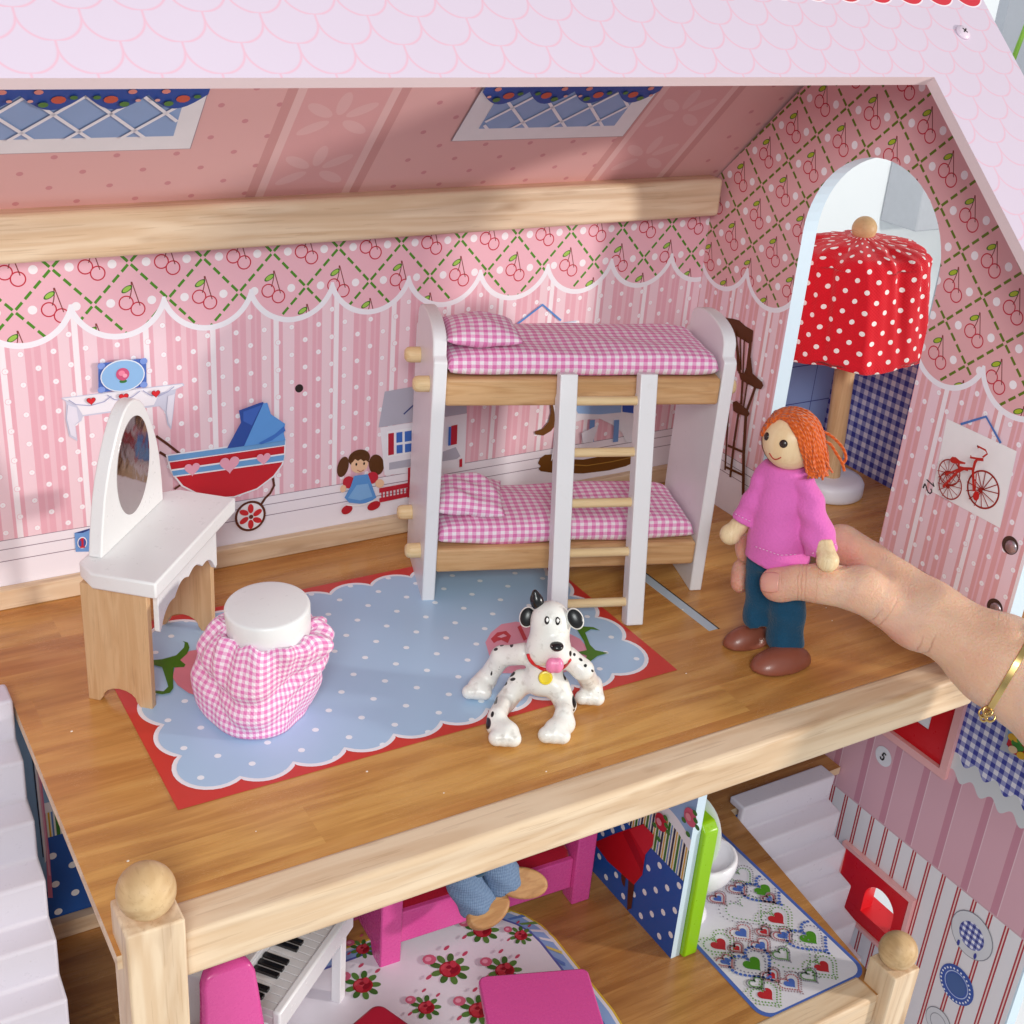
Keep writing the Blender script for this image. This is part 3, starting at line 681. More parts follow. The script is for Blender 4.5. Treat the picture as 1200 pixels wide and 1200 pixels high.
p.poly('#b8281c', [(252, 600), (270, 583), (300, 588), (330, 615), (380, 632), (375, 645), (310, 640), (270, 636), (253, 622)], Zt); p.ell('#c21f1a', (468, 905), .016, .022, Zt)
bk = '#26201f'
Zn = (1080, 545, 24)
p.line(bk, [(440, 340), (660, 540)], .0065, Zn); p.line(bk, [(655, 530), (640, 470), (622, 425)], .005, Zn)
p.line(bk, [(408, 452), (350, 578)], .008, Zn); p.line(bk, [(408, 455), (440, 520), (462, 610), (500, 695), (552, 730), (598, 690), (598, 640), (570, 595)], .007, Zn)
p.build('tricycle_picture_print', sw)
# outer wall: number sticker and plates
p = Print(on_x(XO), (-1, 0, 0), (0, -1, 0), (0, 0, 1)); Zs = (1030, 780, 7.0588)
p.ell('#e2e0e8', (40, 750), .066, .066, Zs)
Zn = (1020, 872, 34.29); p.line(bk, [(580, 352), (618, 398), (648, 450)], .012, Zn); p.line(bk, [(585, 352), (500, 432)], .011, Zn); p.line(bk, [(495, 430), (550, 460), (578, 520), (556, 590), (500, 618), (446, 572), (434, 485)], .012, Zn); p.build('number_sticker', ow)
Zp = (960, 1060, 5)
p = Print(on_x(XO), (-1, 0, 0), (0, -1, 0), (0, 0, 1))
def gm():
    t = T('plate_check'); x, y, z = t.xyz(); return t.out(gingham(t, y, z, .04, '#e9e8f4', '#7c82bd', '#2c3384'), .4)
p.ell('#8d8d98', (896, 180), .152, .152, Zp); p.ell('#d9d9e0', (896, 180), .146, .146, Zp); p.ell(gm(), (896, 182), .09, .09, Zp)
for q in ((820, 220), (918, 300)): p.ell('#38409a', q, .010, .022, Zp)
p.build('plate_print', ow); p = Print(on_x(XO), (-1, 0, 0), (0, -1, 0), (0, 0, 1))
p.ell('#3c5aae', (806, 468), .128, .128, Zp); p.ring('#b9c7ea', (806, 468), .085, .085, .006, Zp); p.ell('#46639f', (806, 468), .072, .072, Zp)
for i in range(26):
    a = 2*math.pi*i/26; o = p.pts([(806, 468)], Zp)[0]+p.e1*.108*math.cos(a)+p.e2*.108*math.sin(a); P = [o+p.e1*.007*math.cos(j)+p.e2*.007*math.sin(j) for j in np.linspace(0, 6.28, 9)[:-1]]
    p.k = 8; p.poly3('#e6ebf6', P)
p.build('plate_print', ow); p = Print(on_x(XO), (-1, 0, 0), (0, -1, 0), (0, 0, 1))
p.ell('#8d8d98', (700, 690), .10, .10, Zp); p.ell('#d9d9e0', (700, 690), .095, .095, Zp); p.ring('#8d8d98', (700, 690), .06, .06, .005, Zp); p.build('plate_print', ow)
p = Print(on_x(XO), (-1, 0, 0), (0, -1, 0), (0, 0, 1)); Zs = (1030, 780, 7.0588)
p.poly('#b6bac4', [(1060, 480), (1230, 600), (1230, 800), (1130, 750), (1000, 690), (1040, 600)], Zs); p.poly('#7cabd8', [(1078, 500), (1230, 600), (1230, 790), (1120, 735), (1058, 655)], Zs)
p.poly('#c4242c', [(1090, 560), (1230, 640), (1230, 785), (1120, 730), (1060, 650)], Zs)
for a, b, c in ((1110, 590, '#dfae2c'), (1140, 640, '#3f8a34'), (1170, 680, '#3f8a34'), (1150, 600, '#dfae2c'), (1190, 620, '#4f9a3c'), (1120, 690, '#e7c9a2'), (1190, 740, '#dfae2c')): p.ell(c, (a, b), .03, .022, Zs, .5)
p.build('fruit_picture_print', ow)
# windows printed on the sloping ceiling
cn = np.array([0, -1.06, -1])/1.4573; ce2 = np.array([0, -1, 1.06])/1.4573
def onceil(px, py): return on(px, py, (0, 2.337, 1.7132), (0, .9, 1))
for x0, x1, xi0, xi1 in ((-.6, .935, -.5, .855), (2.085, 2.985, 2.18, 2.89)):
    p = Print(onceil, cn, (1, 0, 0), ce2)
    def cp(x, y): return np.array([x, y, 1.715+1.06*(2.25-y)])
    rect = lambda a, b, y0, y1: [cp(a, y0), cp(b, y0), cp(b, y1), cp(a, y1)]
    p.poly3('#a5909a', rect(x0-.004, x1+.004, 1.980, 1.30)); p.poly3('#e9e6ea', rect(x0, x1, 1.977, 1.30))
    p.poly3('#8fa9d2', rect(xi0, xi1, 1.92, 1.35))
    ya, yb = 1.35, 1.92; w = .20
    k = int((xi1-xi0)/w)+4
    for i in range(-6, k+6):                                       # lattice bars cut to the pane
        for sg in (1, -1):
            a = xi0+i*w; pts = []
            for f in np.linspace(0, 1, 81):
                y = yb+(ya-yb)*f; x = a+sg*(yb-y-.03)*1.45
                if xi0+.004 <= x <= xi1-.004: pts.append(cp(x, y))
            if len(pts) > 2: p.k = 6; p.line('#eceaf0', None, .014, three=[pts[0], pts[-1]])
    p.k = 9; n = max(4, round((x1-x0)/.22)); wv = (x1-x0)/n
    for i in range(n):
        xc = x0+wv*(i+.5); P = [cp(xc-wv/2, 1.3)]+[cp(xc-wv/2+wv*j/10, 1.745+.055*math.sin(math.pi*j/10)) for j in range(11)]+[cp(xc+wv/2, 1.3)]
        p.k = 9; p.poly3('#2c4f9e', P); p.k = 11
        for dx, dy, r, c in ((-.02, .03, .026, '#c65a44'), (.05, .0, .016, '#d98a80'), (-.07, .02, .014, '#4c7a3a'), (.03, .045, .018, '#54803c'), (.075, .03, .010, '#e2a79c')):
            o = cp(xc+dx*(1 if i % 2 else -1), 1.74+dy-.01); p.poly3(c, [o+p.e1*r*math.cos(t_)+p.e2*r*.8*math.sin(t_) for t_ in np.linspace(0, 6.28, 11)[:-1]])
    p.build('window_print', cl)
# rug printed on the attic floor
def rugblue():
    t = T('rug_blue'); x, y, z = t.xyz(); a, b = .098, .098
    def dt(du, dv): return hyp((((x-.5)/a/2+du).fract()-.5)*a*2, (((y-.73)/b/2+dv).fract()-.5)*b*2)
    return t.out(t.mix(dt(.5, .5).mn(dt(0., 0.)).lt(.013), '#aecbe8', '#f0f4fa'), .28, .5)
p = Print(on_z(0), (0, 0, 1), (1, 0, 0), (0, 1, 0), .0009, .0012)
p.poly3('#cf3c33', [(.372, .592, 0), (2.575, .585, 0), (2.578, 1.87, 0), (.376, 1.87, 0)], .3)
def cloud(grow):
    P = []
    def arc(a, b, sag):
        a, b = np.array(a, float), np.array(b, float); m = (a+b)/2; c = np.linalg.norm(b-a)/2; R = (c*c+sag*sag)/(2*sag); d = (b-a)/(2*c); nn = np.array([d[1], -d[0]])
        o = m-nn*(R-sag) ; th = math.asin(min(1, c/R)); th = math.pi-th if sag > c else th
        for t_ in np.linspace(-th, th, 15)[:-1]: P.append(o+R*(nn*math.cos(t_)+d*math.sin(t_)))
    xs = [.63+.208*k for k in range(9)]; ys = [.886+.216*k for k in range(4)]
    cyc = [(x, .672) for x in xs]+[(2.497, y) for y in ys]+[(x, 1.775) for x in xs[::-1]]+[(.472, y) for y in ys[::-1]]
    for i in range(len(cyc)):
        a, b = cyc[i], cyc[(i+1) % len(cyc)]
        arc(a, b, .052 if (a[0] == b[0] or a[1] == b[1]) else .125)
    P = np.array(P); c = np.array([1.48, 1.22])
    if grow:
        tg = np.roll(P, -1, 0)-np.roll(P, 1, 0); tg /= np.linalg.norm(tg, axis=1)[:, None]; P = P+np.stack([tg[:, 1], -tg[:, 0]], 1)*grow
    return [(a, b, 0) for a, b in P]
p.poly3('#f0eef4', cloud(.009), .3); p.poly3(rugblue(), cloud(-.009))
fz = lambda pts: [tuple(on_z(0)(*q)) for q in pts]
dz = lambda pts: [(500+a/4, 650+b/4) for a, b in pts]
for c, pts in (('#e79aae', [(275, 415), (300, 370), (350, 330), (420, 318), (480, 330), (560, 345), (640, 360), (720, 400), (760, 450), (740, 510), (690, 540), (600, 570), (520, 575), (420, 560), (340, 560), (300, 500)]),
               ('#c83a48', [(300, 400), (330, 370), (372, 362), (395, 385), (380, 420), (350, 405), (330, 410), (315, 420)]), ('#c83a48', [(425, 345), (440, 335), (470, 400), (455, 410)]), ('#eeb0c0', [(330, 392), (360, 378), (376, 388), (350, 396)]),
               ('#477c1e', [(700, 465), (750, 455), (735, 410), (705, 360), (725, 343), (780, 347), (812, 362), (770, 356), (742, 372), (765, 430), (790, 455), (850, 468), (800, 482), (765, 508), (742, 510), (750, 480)])):
    p.poly(c, dz(pts), None, .3)
v = lambda pts: [(80+a/5.4545, 620+b/5.4545) for a, b in pts]
p.poly('#d77f8d', v([(690, 870), (720, 820), (780, 790), (880, 775), (960, 820), (1000, 960), (960, 1080), (860, 1090), (770, 1060), (700, 1010), (665, 960)]), None, .3)
p.poly('#3f7016', v([(540, 850), (600, 845), (690, 820), (740, 770), (745, 740), (730, 728), (765, 738), (775, 770), (760, 810), (715, 850), (750, 880), (740, 895), (675, 898), (670, 960), (672, 1030), (650, 1060), (600, 1070), (550, 1060), (560, 1045), (610, 1050), (640, 1020), (615, 940), (600, 895), (545, 880)]), None, .3)
p.build('rug_print', fo)
mb = MB()
for px, py in ((862, 674), (968, 713), (84, 858), (735, 772), (804, 790), (520, 930), (430, 905), (300, 975), (800, 715), (640, 905), (150, 1010), (975, 728)):
    q = on_z(0)(px, py); r = rng.uniform(.0025, .006); mb.ball((q[0], q[1], r*.3+.0022), (r, r*.8, r*.4), k=6)
o = mb.build('dust', flat('#efe6d8'), fo); o['kind'] = 'stuff'
# lower level print: heart mat, round rose rug, curtain by the stairs
Lw = lambda: Print(on_z(ZL), (0, 0, 1), (1, 0, 0), (0, 1, 0), .0009, .0012)
p = Lw()
def rrect(x0, x1, y0, y1, r):
    P = []
    for cx, cy, a in ((x1-r, y1-r, 0), (x0+r, y1-r, 90), (x0+r, y0+r, 180), (x1-r, y0+r, 270)):
        P += [(cx+r*math.cos(math.radians(a+t_)), cy+r*math.sin(math.radians(a+t_)), ZL) for t_ in range(0, 91, 15)]
    return P
mx0, mx1, my0, my1 = 3.10, 3.815, .14, 1.6
p.poly3('#4a67b4', rrect(mx0, mx1, my0, my1, .09)); p.poly3('#d8d6e0', rrect(mx0+.022, mx1-.022, my0+.022, my1-.022, .075))
th_ = np.linspace(0, 2*math.pi, 2000); hx_ = np.stack([np.sin(th_)**3, (13*np.cos(th_)-5*np.cos(2*th_)-2*np.cos(3*th_)-np.cos(4*th_))/16], 1)
al_ = np.concatenate([[0], np.cumsum(np.linalg.norm(np.diff(hx_, axis=0), axis=1))]); HT = np.stack([np.interp(np.linspace(0, al_[-1], 401), al_, hx_[:, i]) for i in (0, 1)], 1)
def hoop(c, o, r, rot, n, dot):
    for i in range(n):
        a, b = HT[int(i*400/n)]*r
        q = o+p.e1*(a*math.cos(rot)-b*math.sin(rot))+p.e2*(a*math.sin(rot)+b*math.cos(rot))
        if mx0+.03 < q[0] < mx1-.03 and my0+.03 < q[1] < my1-.03:
            p.k = 6; p.poly3(c, [q+p.e1*dot*math.cos(s_)+p.e2*dot*math.sin(s_) for s_ in np.linspace(0, 6.28, 7)[:-1]])
Zm = (700, 850, 3.43)
for (a, b), r, kind in (((668, 668), .062, 'G'), ((852, 858), .062, 'G'), ((625, 963), .062, 'G'), ((722, 780), .058, 'R'), ((490, 885), .055, 'R'), ((905, 975), .052, 'R'), ((678, 1085), .052, 'R'), ((580, 838), .042, 'B'), ((745, 848), .034, 'B'), ((658, 888), .034, 'B'), ((515, 952), .032, 'B'), ((775, 1040), .04, 'B'), ((565, 660), .034, 'B'), ((485, 700), .03, 'B'), ((670, 833), .026, 'r'), ((600, 745), .075, 'W'), ((790, 935), .08, 'W'), ((560, 1050), .07, 'W'), ((580, 610), .045, 'W'), ((800, 740), .03, 'W'), ((985, 930), .03, 'W'), ((700, 1010), .03, 'r'), ((850, 1010), .028, 'W'), ((630, 590), .03, 'R'), ((900, 830), .026, 'B'), ((560, 900), .024, 'r'), ((835, 780), .024, 'W'), ((640, 1040), .026, 'W'), ((740, 925), .03, 'W'), ((690, 700), .024, 'B')):
    o = np.array(p.pts([(a, b)], Zm)[0]); o[2] = ZL
    if not (mx0+.05 < o[0] < mx1-.05 and my0+.05 < o[1] < my1-.05): continue
    rot = .12; p.k = 4
    if kind != 'W': p.heart({'G': '#4c8c22', 'R': '#b62a31', 'B': '#4a67b4', 'r': '#b62a31'}[kind], None, r*.85, None, rot, o)
    c1 = {'G': '#8a86a0', 'R': '#6b9a4f', 'B': '#b06a70', 'r': '#b06a70', 'W': '#6f9a62'}[kind]; c2 = {'G': '#4a67b4', 'R': '#7a9a5a', 'B': '#a08890', 'r': '#a08890', 'W': '#8d8a96'}[kind]
    hoop(c1, o, r*1.5, rot, 30, .0055); hoop(c2, o, r*2.0, rot, 34, .0105 if kind == 'G' else .0055)
p.build('heart_mat_print', lf)
p = Lw(); rc = np.array([1.80, .78, ZL]); 
def disc(c, r, r0=None, a0=0, a1=2*math.pi, k=56):
    if r0 is None: p.poly3(c, [rc+np.array([r*math.cos(t_), r*math.sin(t_), 0]) for t_ in np.linspace(0, 6.2832, k+1)[:-1]])
    else:
        th = np.linspace(a0, a1, k); p.poly3(c, [rc+np.array([r*math.cos(t_), r*math.sin(t_), 0]) for t_ in th]+[rc+np.array([r0*math.cos(t_), r0*math.sin(t_), 0]) for t_ in th[::-1]])
RX = (.55, 2.467, .12, 1.507)
def rr2(c, d): p.poly3(c, rrect(RX[0]+d, RX[1]-d, RX[2]+d, RX[3]-d, max(.05, .424-d)))
rr2('#d9b23c', 0.); rr2('#e3dfe9', .012); rr2('#8fabdc', .03)
rc = np.array([2.043, 1.083, ZL])
for i, a in enumerate(np.linspace(-.9, 1.9, 15)):
    p.k = 5; q0, q1 = a, a+.16; P = [rc+np.array([r*math.cos(t_), r*math.sin(t_), 0]) for r, t_ in ((.410, q0), (.410, q0+.06), (.345, q1+.06), (.345, q1))]
    p.poly3(('#e3dfe9', '#6c8f4a', '#5f7ec2', '#d9c46c', '#e3dfe9')[i % 5], P)
p.k = 6; rr2('#5a62ae', .085); rr2('#e4dfe9', .098)
Zr = (400, 850, 3.43)
for a, b, k in ((435, 985, .95), (655, 990, .85), (550, 1150, .85), (85, 1050, .85), (565, 830, .85), (720, 850, .6), (340, 1140, .7), (85, 905, .6)):
    o = np.array(p.pts([(a, b)], Zr)[0]); o[2] = ZL
    def bl(dx, dy, r1, r2, c, rot=0.): p.poly3(c, [o+k*np.array([dx+r1*math.cos(t_)*math.cos(rot)-r2*math.sin(t_)*math.sin(rot), dy+r1*math.cos(t_)*math.sin(rot)+r2*math.sin(t_)*math.cos(rot), 0]) for t_ in np.linspace(0, 6.28, 13)[:-1]])
    p.k = 9
    for i in range(9): t_ = i*.7+.3; p.k = 9+i % 2; bl(.075*math.cos(t_), .080*math.sin(t_), .032, .019, '#3f6a2a' if i % 2 else '#56803a', t_)
    p.k = 11; bl(0, -.005, .060, .056, '#a81f2c'); bl(-.015, .012, .036, .028, '#c94a55', .5); bl(.018, -.022, .032, .016, '#8a1522', .4); bl(-.03, -.02, .02, .028, '#bb3340', .3); bl(.0, .008, .016, .012, '#8a1522'); bl(.03, .016, .018, .026, '#c03a48', -.4); bl(-.07, .10, .038, .036, '#c9617c'); bl(-.075, .105, .018, .016, '#e39ab0')
    for dx, dy in ((-.13, -.01), (.12, .05), (.05, .13)): bl(dx, dy, .022, .010, '#c04a66', .4)
p.build('rose_rug_print', lf)
p = Print(on_y(YW), (0, -1, 0), (1, 0, 0), (0, 0, 1))
Zc = (0, 780, 2.859)
p.poly('#86b0d6', [(52, 150), (110, 270), (160, 640), (160, 760), (40, 560)], Zc); p.poly('#f2eef4', [(108, 270), (116, 285), (162, 640), (150, 660)], Zc); p.poly('#2f3348', [(104, 290), (108, 285), (146, 640), (142, 640)], Zc)
p.poly('#d77fa0', [(118, 285), (132, 320), (166, 640), (176, 775), (160, 775), (150, 560)], Zc); p.poly('#e8b0c6', [(122, 330), (128, 340), (168, 700), (162, 700)], Zc)
p.build('curtain_print', lw)
p = Print(on_x(2.93), (-1, 0, 0), (0, -1, 0), (0, 0, 1)); Zq = (700, 850, 3.43)
p.poly('#5a2a20', [(98, 585), (118, 600), (112, 650), (104, 640), (98, 620)], Zq); p.poly('#5a2a20', [(128, 610), (152, 640), (140, 735), (122, 742), (124, 680)], Zq)
p.poly('#c0141f', [(-10, 470), (60, 440), (130, 415), (190, 395), (205, 440), (196, 520), (184, 600), (150, 640), (95, 590), (45, 545)], Zq); p.poly('#a80f1a', [(105, 430), (130, 420), (175, 520), (190, 560), (182, 590), (140, 500)], Zq); p.poly('#cf2630', [(135, 418), (190, 396), (232, 440), (228, 480), (196, 520), (165, 470)], Zq)
p.build('armchair_print', pt)
for a, b in ((262, 388), (380, 368)):
    p = Print(on_x(2.93), (-1, 0, 0), (0, -1, 0), (0, 0, 1)); p.k = 5; p.ell('#c0283a' if a < 300 else '#d5617a', (a, b), .05, .05, Zq)
    for dx, dy in ((-26, 10), (20, -18), (30, 40), (24, 12), (-6, 66)): p.ell('#3f7a34', (a+dx, b+dy), .018, .014, Zq)
    p.ell('#e0909c', (a-4, b-4), .022, .02, Zq)
    p.build('rose_print', pt)

# ------------------------------------------------------------------ cloth
def gmat(name, p, white='#f7eef4', mid='#eda6cf', full='#dd62a8', uv=False, per=1.0, bs=.25):
    t = T(name)
    if uv:
        x, y, z = t.xyz('UV'); a, b = x*per, y
    else:
        x, y, z = t.xyz(); a, b = x, y+z
        n = t.noise(t.tc.outputs['Object'], 5, 2); a = a+n*.012; b = b+n*.014
    col = gingham(t, a, b, p, white, mid, full)
    th = t.noise(t.vec(a*1., b*1., 0.), 190, 2); col = t.mix(th*.25, col, '#e9a9cd')
    wr = t.noise(t.tc.outputs['Object'], 11, 3, .6, .6); return t.out(col, .85, .15, weave(t, a, b, 420)*.6+th+wr*9, bs, .005, sheen=.15)
M['ging'] = gmat('pink_gingham', .038, '#f9f2f6', '#efb0d3', '#e072b0'); M['ging_fine'] = gmat('pink_gingham_fine', .036, '#f7f0f5', '#efb4d6', '#e47fbb')
# ------------------------------------------------------------------ bunk bed
BO, BR = np.array([1.83, 1.553, 0]), math.atan2(-.324, .946)
bed = thing('bunk_bed', 'white and natural wood bunk bed with two gingham mattresses against the back wall', 'bunk bed', tuple(BO), BR)
D_ = .53
def crest(v0=.0, v1=D_):
    w = v1-v0; c = (v0+v1)/2
    prof = [(v0, 0), (v1, 0), (v1, 1.165), (v1-.012, 1.178), (v1-.03, 1.183)]
    for i in range(17):
        a = math.pi*i/16; prof.append((c+(w/2-.036)*math.cos(a), 1.19+.125*math.sin(a)**.56 if 0 < i < 16 else 1.19))
    return prof+[(v0+.03, 1.183), (v0+.012, 1.178), (v0, 1.165)]
for u0 in (-.006, 1.305): MB().prism(crest(), lambda a, b, d: (d, a, b), u0, u0+.06).build('end_panel', M['whitewood'], bed, bevel=.006)
def plank(z0, z1):
    mb = MB().box(.0525, 1.3045, .004, .055, z0, z1)
    MB().box(.0525, 1.3045, D_-.06, D_-.01, z0, z1).build('rail', M['beech'], bed, bevel=.012)
    mb.build('rail', M['beech'], bed, bevel=.014, seg=3)
    MB().box(.0525, 1.3045, .0555, D_-.0605, z0+.03, z1-.006).build('bunk_base', M['beech'], bed)
plank(.145, .265); plank(.965, 1.09)
pegw = wood('peg_wood', '#e8cda0', '#d7b684', 0, 2., .45, 0)
for v, z in ((.38, 1.07), (.10, 1.035), (.42, .255), (.12, .205)):
    MB().lathe([(.036, 0), (.036, .045), (.033, .06), (.022, .07), (0, .073)], (-.0065, v, z), 20, 0, (-1, 0, 0)).build('peg', pegw, bed, True, angle=50)
MB().lathe([(.036, 0), (.036, .035), (.03, .045), (0, .05)], (1.3655, .10, 1.02), 20, 0, (1, 0, 0)).build('peg', pegw, bed, True, angle=50)
def cushion(x0, x1, y0, y1, z0, z1, fn_noise, pw=.5, nu=44, nv=28, seam=.5, pinch=.0):
    """stuffed cloth shape; two sheets meeting at a seam"""
    vs = []; fs = []; cx, cy = (x0+x1)/2, (y0+y1)/2; hx, hy = (x1-x0)/2, (y1-y0)/2; zm = z0+(z1-z0)*seam
    for s in (1, -1):
        for i in range(nu+1):
            for j in range(nv+1):
                a, b = -1+2*i/nu, -1+2*j/nv
                a = math.sin(a*math.pi/2)*.35+a*.65; b = math.sin(b*math.pi/2)*.35+b*.65
                f = ((1-abs(a)**6)*(1-abs(b)**6))**pw if pw < .5 else ((1-a*a)*(1-b*b))**(pw*.75)
                pin = 1-pinch*(1-abs(abs(a)-abs(b))) * 0
                ex = 1-pinch*(1-b*b)*1.0; ey = 1-pinch*(1-a*a)*1.0
                h = (z1-zm)*f if s > 0 else -(zm-z0)*f
                vs.append((cx+hx*a*ex, cy+hy*b*ey, zm+h+fn_noise(a, b, s)*f))
    n = (nu+1)*(nv+1)
    for s in range(2):
        for i in range(nu):
            for j in range(nv):
                q = [s*n+i*(nv+1)+j, s*n+(i+1)*(nv+1)+j, s*n+(i+1)*(nv+1)+j+1, s*n+i*(nv+1)+j+1]; fs.append(tuple(q if s == 0 else q[::-1]))
    mb = MB(); mb.add(vs, fs); return mb
def wob(sd, amp):
    r = np.random.default_rng(sd); k = r.uniform(2, 9, (6, 2)); ph = r.uniform(0, 6, 6)
    return lambda a, b, s: amp*sum(math.sin(k[i, 0]*a+k[i, 1]*b+ph[i]) for i in range(6))/3
def bedding(name, label, cat, mb, loc, rz, tilt=(0, 0), mat=None, group=None):
    o = mb.build(name, mat or M['ging'], None, True, weld=True); o.location = loc; o.rotation_euler = (tilt[0], tilt[1], rz); return tag(o, label, cat, group)
def bl(u, v, z): return tuple(BO+np.array([.946, -.324, 0])*u+np.array([.324, .946, 0])*v+np.array([0, 0, z]))
bedding('mattress', 'flat pink gingham mattress on the upper bunk', 'mattress', cushion(-.617, .617, -.24, .24, 0, .112, wob(1, .005), .22, 60, 26, .35), bl(.68, .268, 1.088), BR, group='gingham bunk mattresses')
bedding('mattress', 'pink gingham mattress in the shade on the lower bunk', 'mattress', cushion(-.617, .617, -.24, .24, 0, .118, wob(2, .009), .25, 60, 26, .3), bl(.68, .27, .262), BR, group='gingham bunk mattresses')
bedding('pillow', 'small pink gingham pillow at the left end of the upper bunk', 'pillow', cushion(-.165, .165, -.165, .165, 0, .125, wob(3, .006), .62, 32, 28, .45, .05), bl(.225, .19, 1.192), BR-.05, (-.02, 0), group='gingham pillows')
bedding('pillow', 'slumped pink gingham pillow at the left end of the lower bunk', 'pillow', cushion(-.16, .16, -.16, .16, 0, .135, wob(5, .018), .62, 32, 28, .45, .07), bl(.225, .215, .376), BR-.12, (.10, .05), group='gingham pillows')
# ladder hooked over the upper rail
lad = thing('ladder', 'white ladder with five wooden rungs leaning on the bunk bed', 'ladder', bl(.735, -.29, 0), BR)
LT = math.atan2(.255-.02, 1.15)                # lean
def lp(x, d, h): return (x, d*math.cos(LT)+h*math.sin(LT), h*math.cos(LT)-d*math.sin(LT))
for x0 in (-.205, .155):
    oz = .02 if x0 < 0 else 0
    side = [(-.035, -.0+.012), (.05, .012-.02), (.05, .30), (.046, .32), (.046, .34), (.05, .36), (.05, .62), (.046, .64), (.046, .66), (.05, .68), (.05, .88), (.046, .93), (.04, .955), (.05, .99), (.05, 1.05), (.03, 1.075), (.03, 1.16), (.03, 1.165), (-.035, 1.165)]
    MB().prism(side, lambda a, b, d: lp(d, a, b), x0, x0+.078).build('side_rail', M['whitewood'], lad, bevel=.005)
for h in (.10, .34, .57, .80, 1.03):
    MB().tube([lp(-.127, .012, h+.012), lp(.155, .012, h+.012)], .021, 14).build('rung', M['birch'], lad, True, angle=60)
# ------------------------------------------------------------------ vanity
VA = np.array([.469, 1.218, 0]); VR = math.atan2(.75, .66)
van = thing('vanity_table', 'white dressing table with oval mirror and bare wood sides near the left wall', 'vanity', tuple(VA), VR)
sp = [(0, 0), (.05, 0), (.062, .018)]+[(.135+.07*math.cos(a), .02+.05*math.sin(a)) for a in np.linspace(math.pi, 0, 9)]+[(.208, .018), (.22, 0), (.268, 0), (.268, .524), (0, .524)]
for u0 in (0, .60): MB().prism(sp, lambda a, b, d: (d, a, b), u0, u0+.034).build('side_panel', M['birch_z'], van, bevel=.003)
tp = [(-.03, -.055), (.755, -.055), (.755, .20), (.68, .285), (.04, .285), (-.03, .20)]
MB().prism(tp, lambda a, b, d: (a, b, d), .525, .592).build('tabletop', M['white'], van, bevel=.008)
ap = [(.0345, .524), (.0345, .345)]
for i in range(41):
    s = i/40; u_ = .045+s*.54; ap.append((u_, .335+.10*math.sin(math.pi*s)**.7+.022*abs(math.sin(math.pi*s*4))*(1 if .04 < s < .96 else .3)))
ap += [(.5995, .345), (.5995, .524)]
MB().prism(ap, lambda a, b, d: (a, d, b), -.03, -.008).build('apron', M['white'], van, bevel=.003)
mo = [(.085, .5925)]
for z, w in ((.62, .272), (.68, .264), (.74, .252), (.80, .238), (.86, .217), (.92, .187), (.97, .155), (1.01, .128), (1.045, .098), (1.07, .068), (1.085, .036), (1.09, .012)): mo.append((.36-w, .5925+(z-.5925)*1.10))
mo = mo+[(.72-a, b) for a, b in mo[::-1]]
def lean_(a, d, b): return (a, d-.045*(b-.5925), b)
mf = MB().prism(mo, lambda a, b, d: lean_(a, d, b), .215, .27).build('mirror_frame', M['white'], van, bevel=.006)
E1 = [(.36+.140*math.cos(a), .868+.205*math.sin(a)) for a in np.linspace(0, 2*math.pi, 49)[:-1]]
t = T('mirror_film'); n = t.noise(t.tc.outputs['Object'], 14, 4, .6, .5)
mirm = t.out('#c0b6b6', n*.10+.02, .5, t.noise(t.tc.outputs['Object'], 6, 3), .12, .02, metal=1)
MB().prism(E1, lambda a, b, d: lean_(a, d, b), .2128, .2149).build('mirror', mirm, van)
# ------------------------------------------------------------------ stool
stool = thing('stool', 'round white stool with gathered pink gingham skirt on the rug', 'stool', (.868, 1.0, 0), -.4)
MB().lathe([(0, -.03), (.15, -.03), (.158, -.022), (.159, -.01), (.161, .086), (.157, .094), (.148, .097), (0, .098)], (0, 0, .412), 64, 0, (-.052, -.083, 1)).build('seat', M['white'], stool, True, angle=50)
def skirtfold(r, h, th, s):
    g = math.sin(th*15+1.6*math.sin(th*2)+s*2.)*.55+math.sin(th*8+2+s*3)*.45
    puff = math.exp(-((s-.80)/.16)**2)
    big = .026*math.cos(th*2+.6)+.024*math.cos(th*3-1.1)
    low = math.sin(th*3+s*4)*.018+math.sin(th*5-s*6+1)*.012
    r = r+.088*math.cos(th-2.97)*(1-s)*min(1, s*6)+.028*math.cos(th+.2)*math.exp(-((s-.72)/.14)**2)-.02*(1-s)*(s < .9)
    rr = r*(1+.15*g*(s**2)*(1 if s < .93 else .35))+big*math.sin(math.pi*min(1, s*1.05))*1.3+low*(1-abs(2*s-1))
    crease = .026*math.exp(-((s-.52-.16*math.sin(th*1.0+.5))/.05)**2)+.014*math.exp(-((s-.30-.10*math.sin(th*2+2))/.04)**2)
    return rr-crease, puff*.012*math.sin(th*9)+(.012*math.sin(th*4) if s < .02 else 0)
prof = [(.0, .004), (.16, .004), (.188, .006), (.205, .02), (.215, .05), (.222, .09), (.228, .13), (.232, .17), (.234, .21), (.234, .24), (.232, .27), (.230, .30), (.226, .33), (.222, .355), (.216, .378), (.205, .396), (.19, .408), (.178, .410), (.164, .402), (.156, .392), (.150, .38)]
pp = []
for (r0, h0), (r1, h1) in zip(prof[:-1], prof[1:]): pp += [(r0+(r1-r0)*k/3, h0+(h1-h0)*k/3) for k in range(3)]
pp.append(prof[-1])
MB().lathe(pp, (0, 0, 0), 160, 0, (0, 0, 1), skirtfold).build('skirt', gmat('stool_gingham', .0262, '#fbf3f8', '#f2bada', '#e57bb9', True, 1.4148, .3), stool, True)
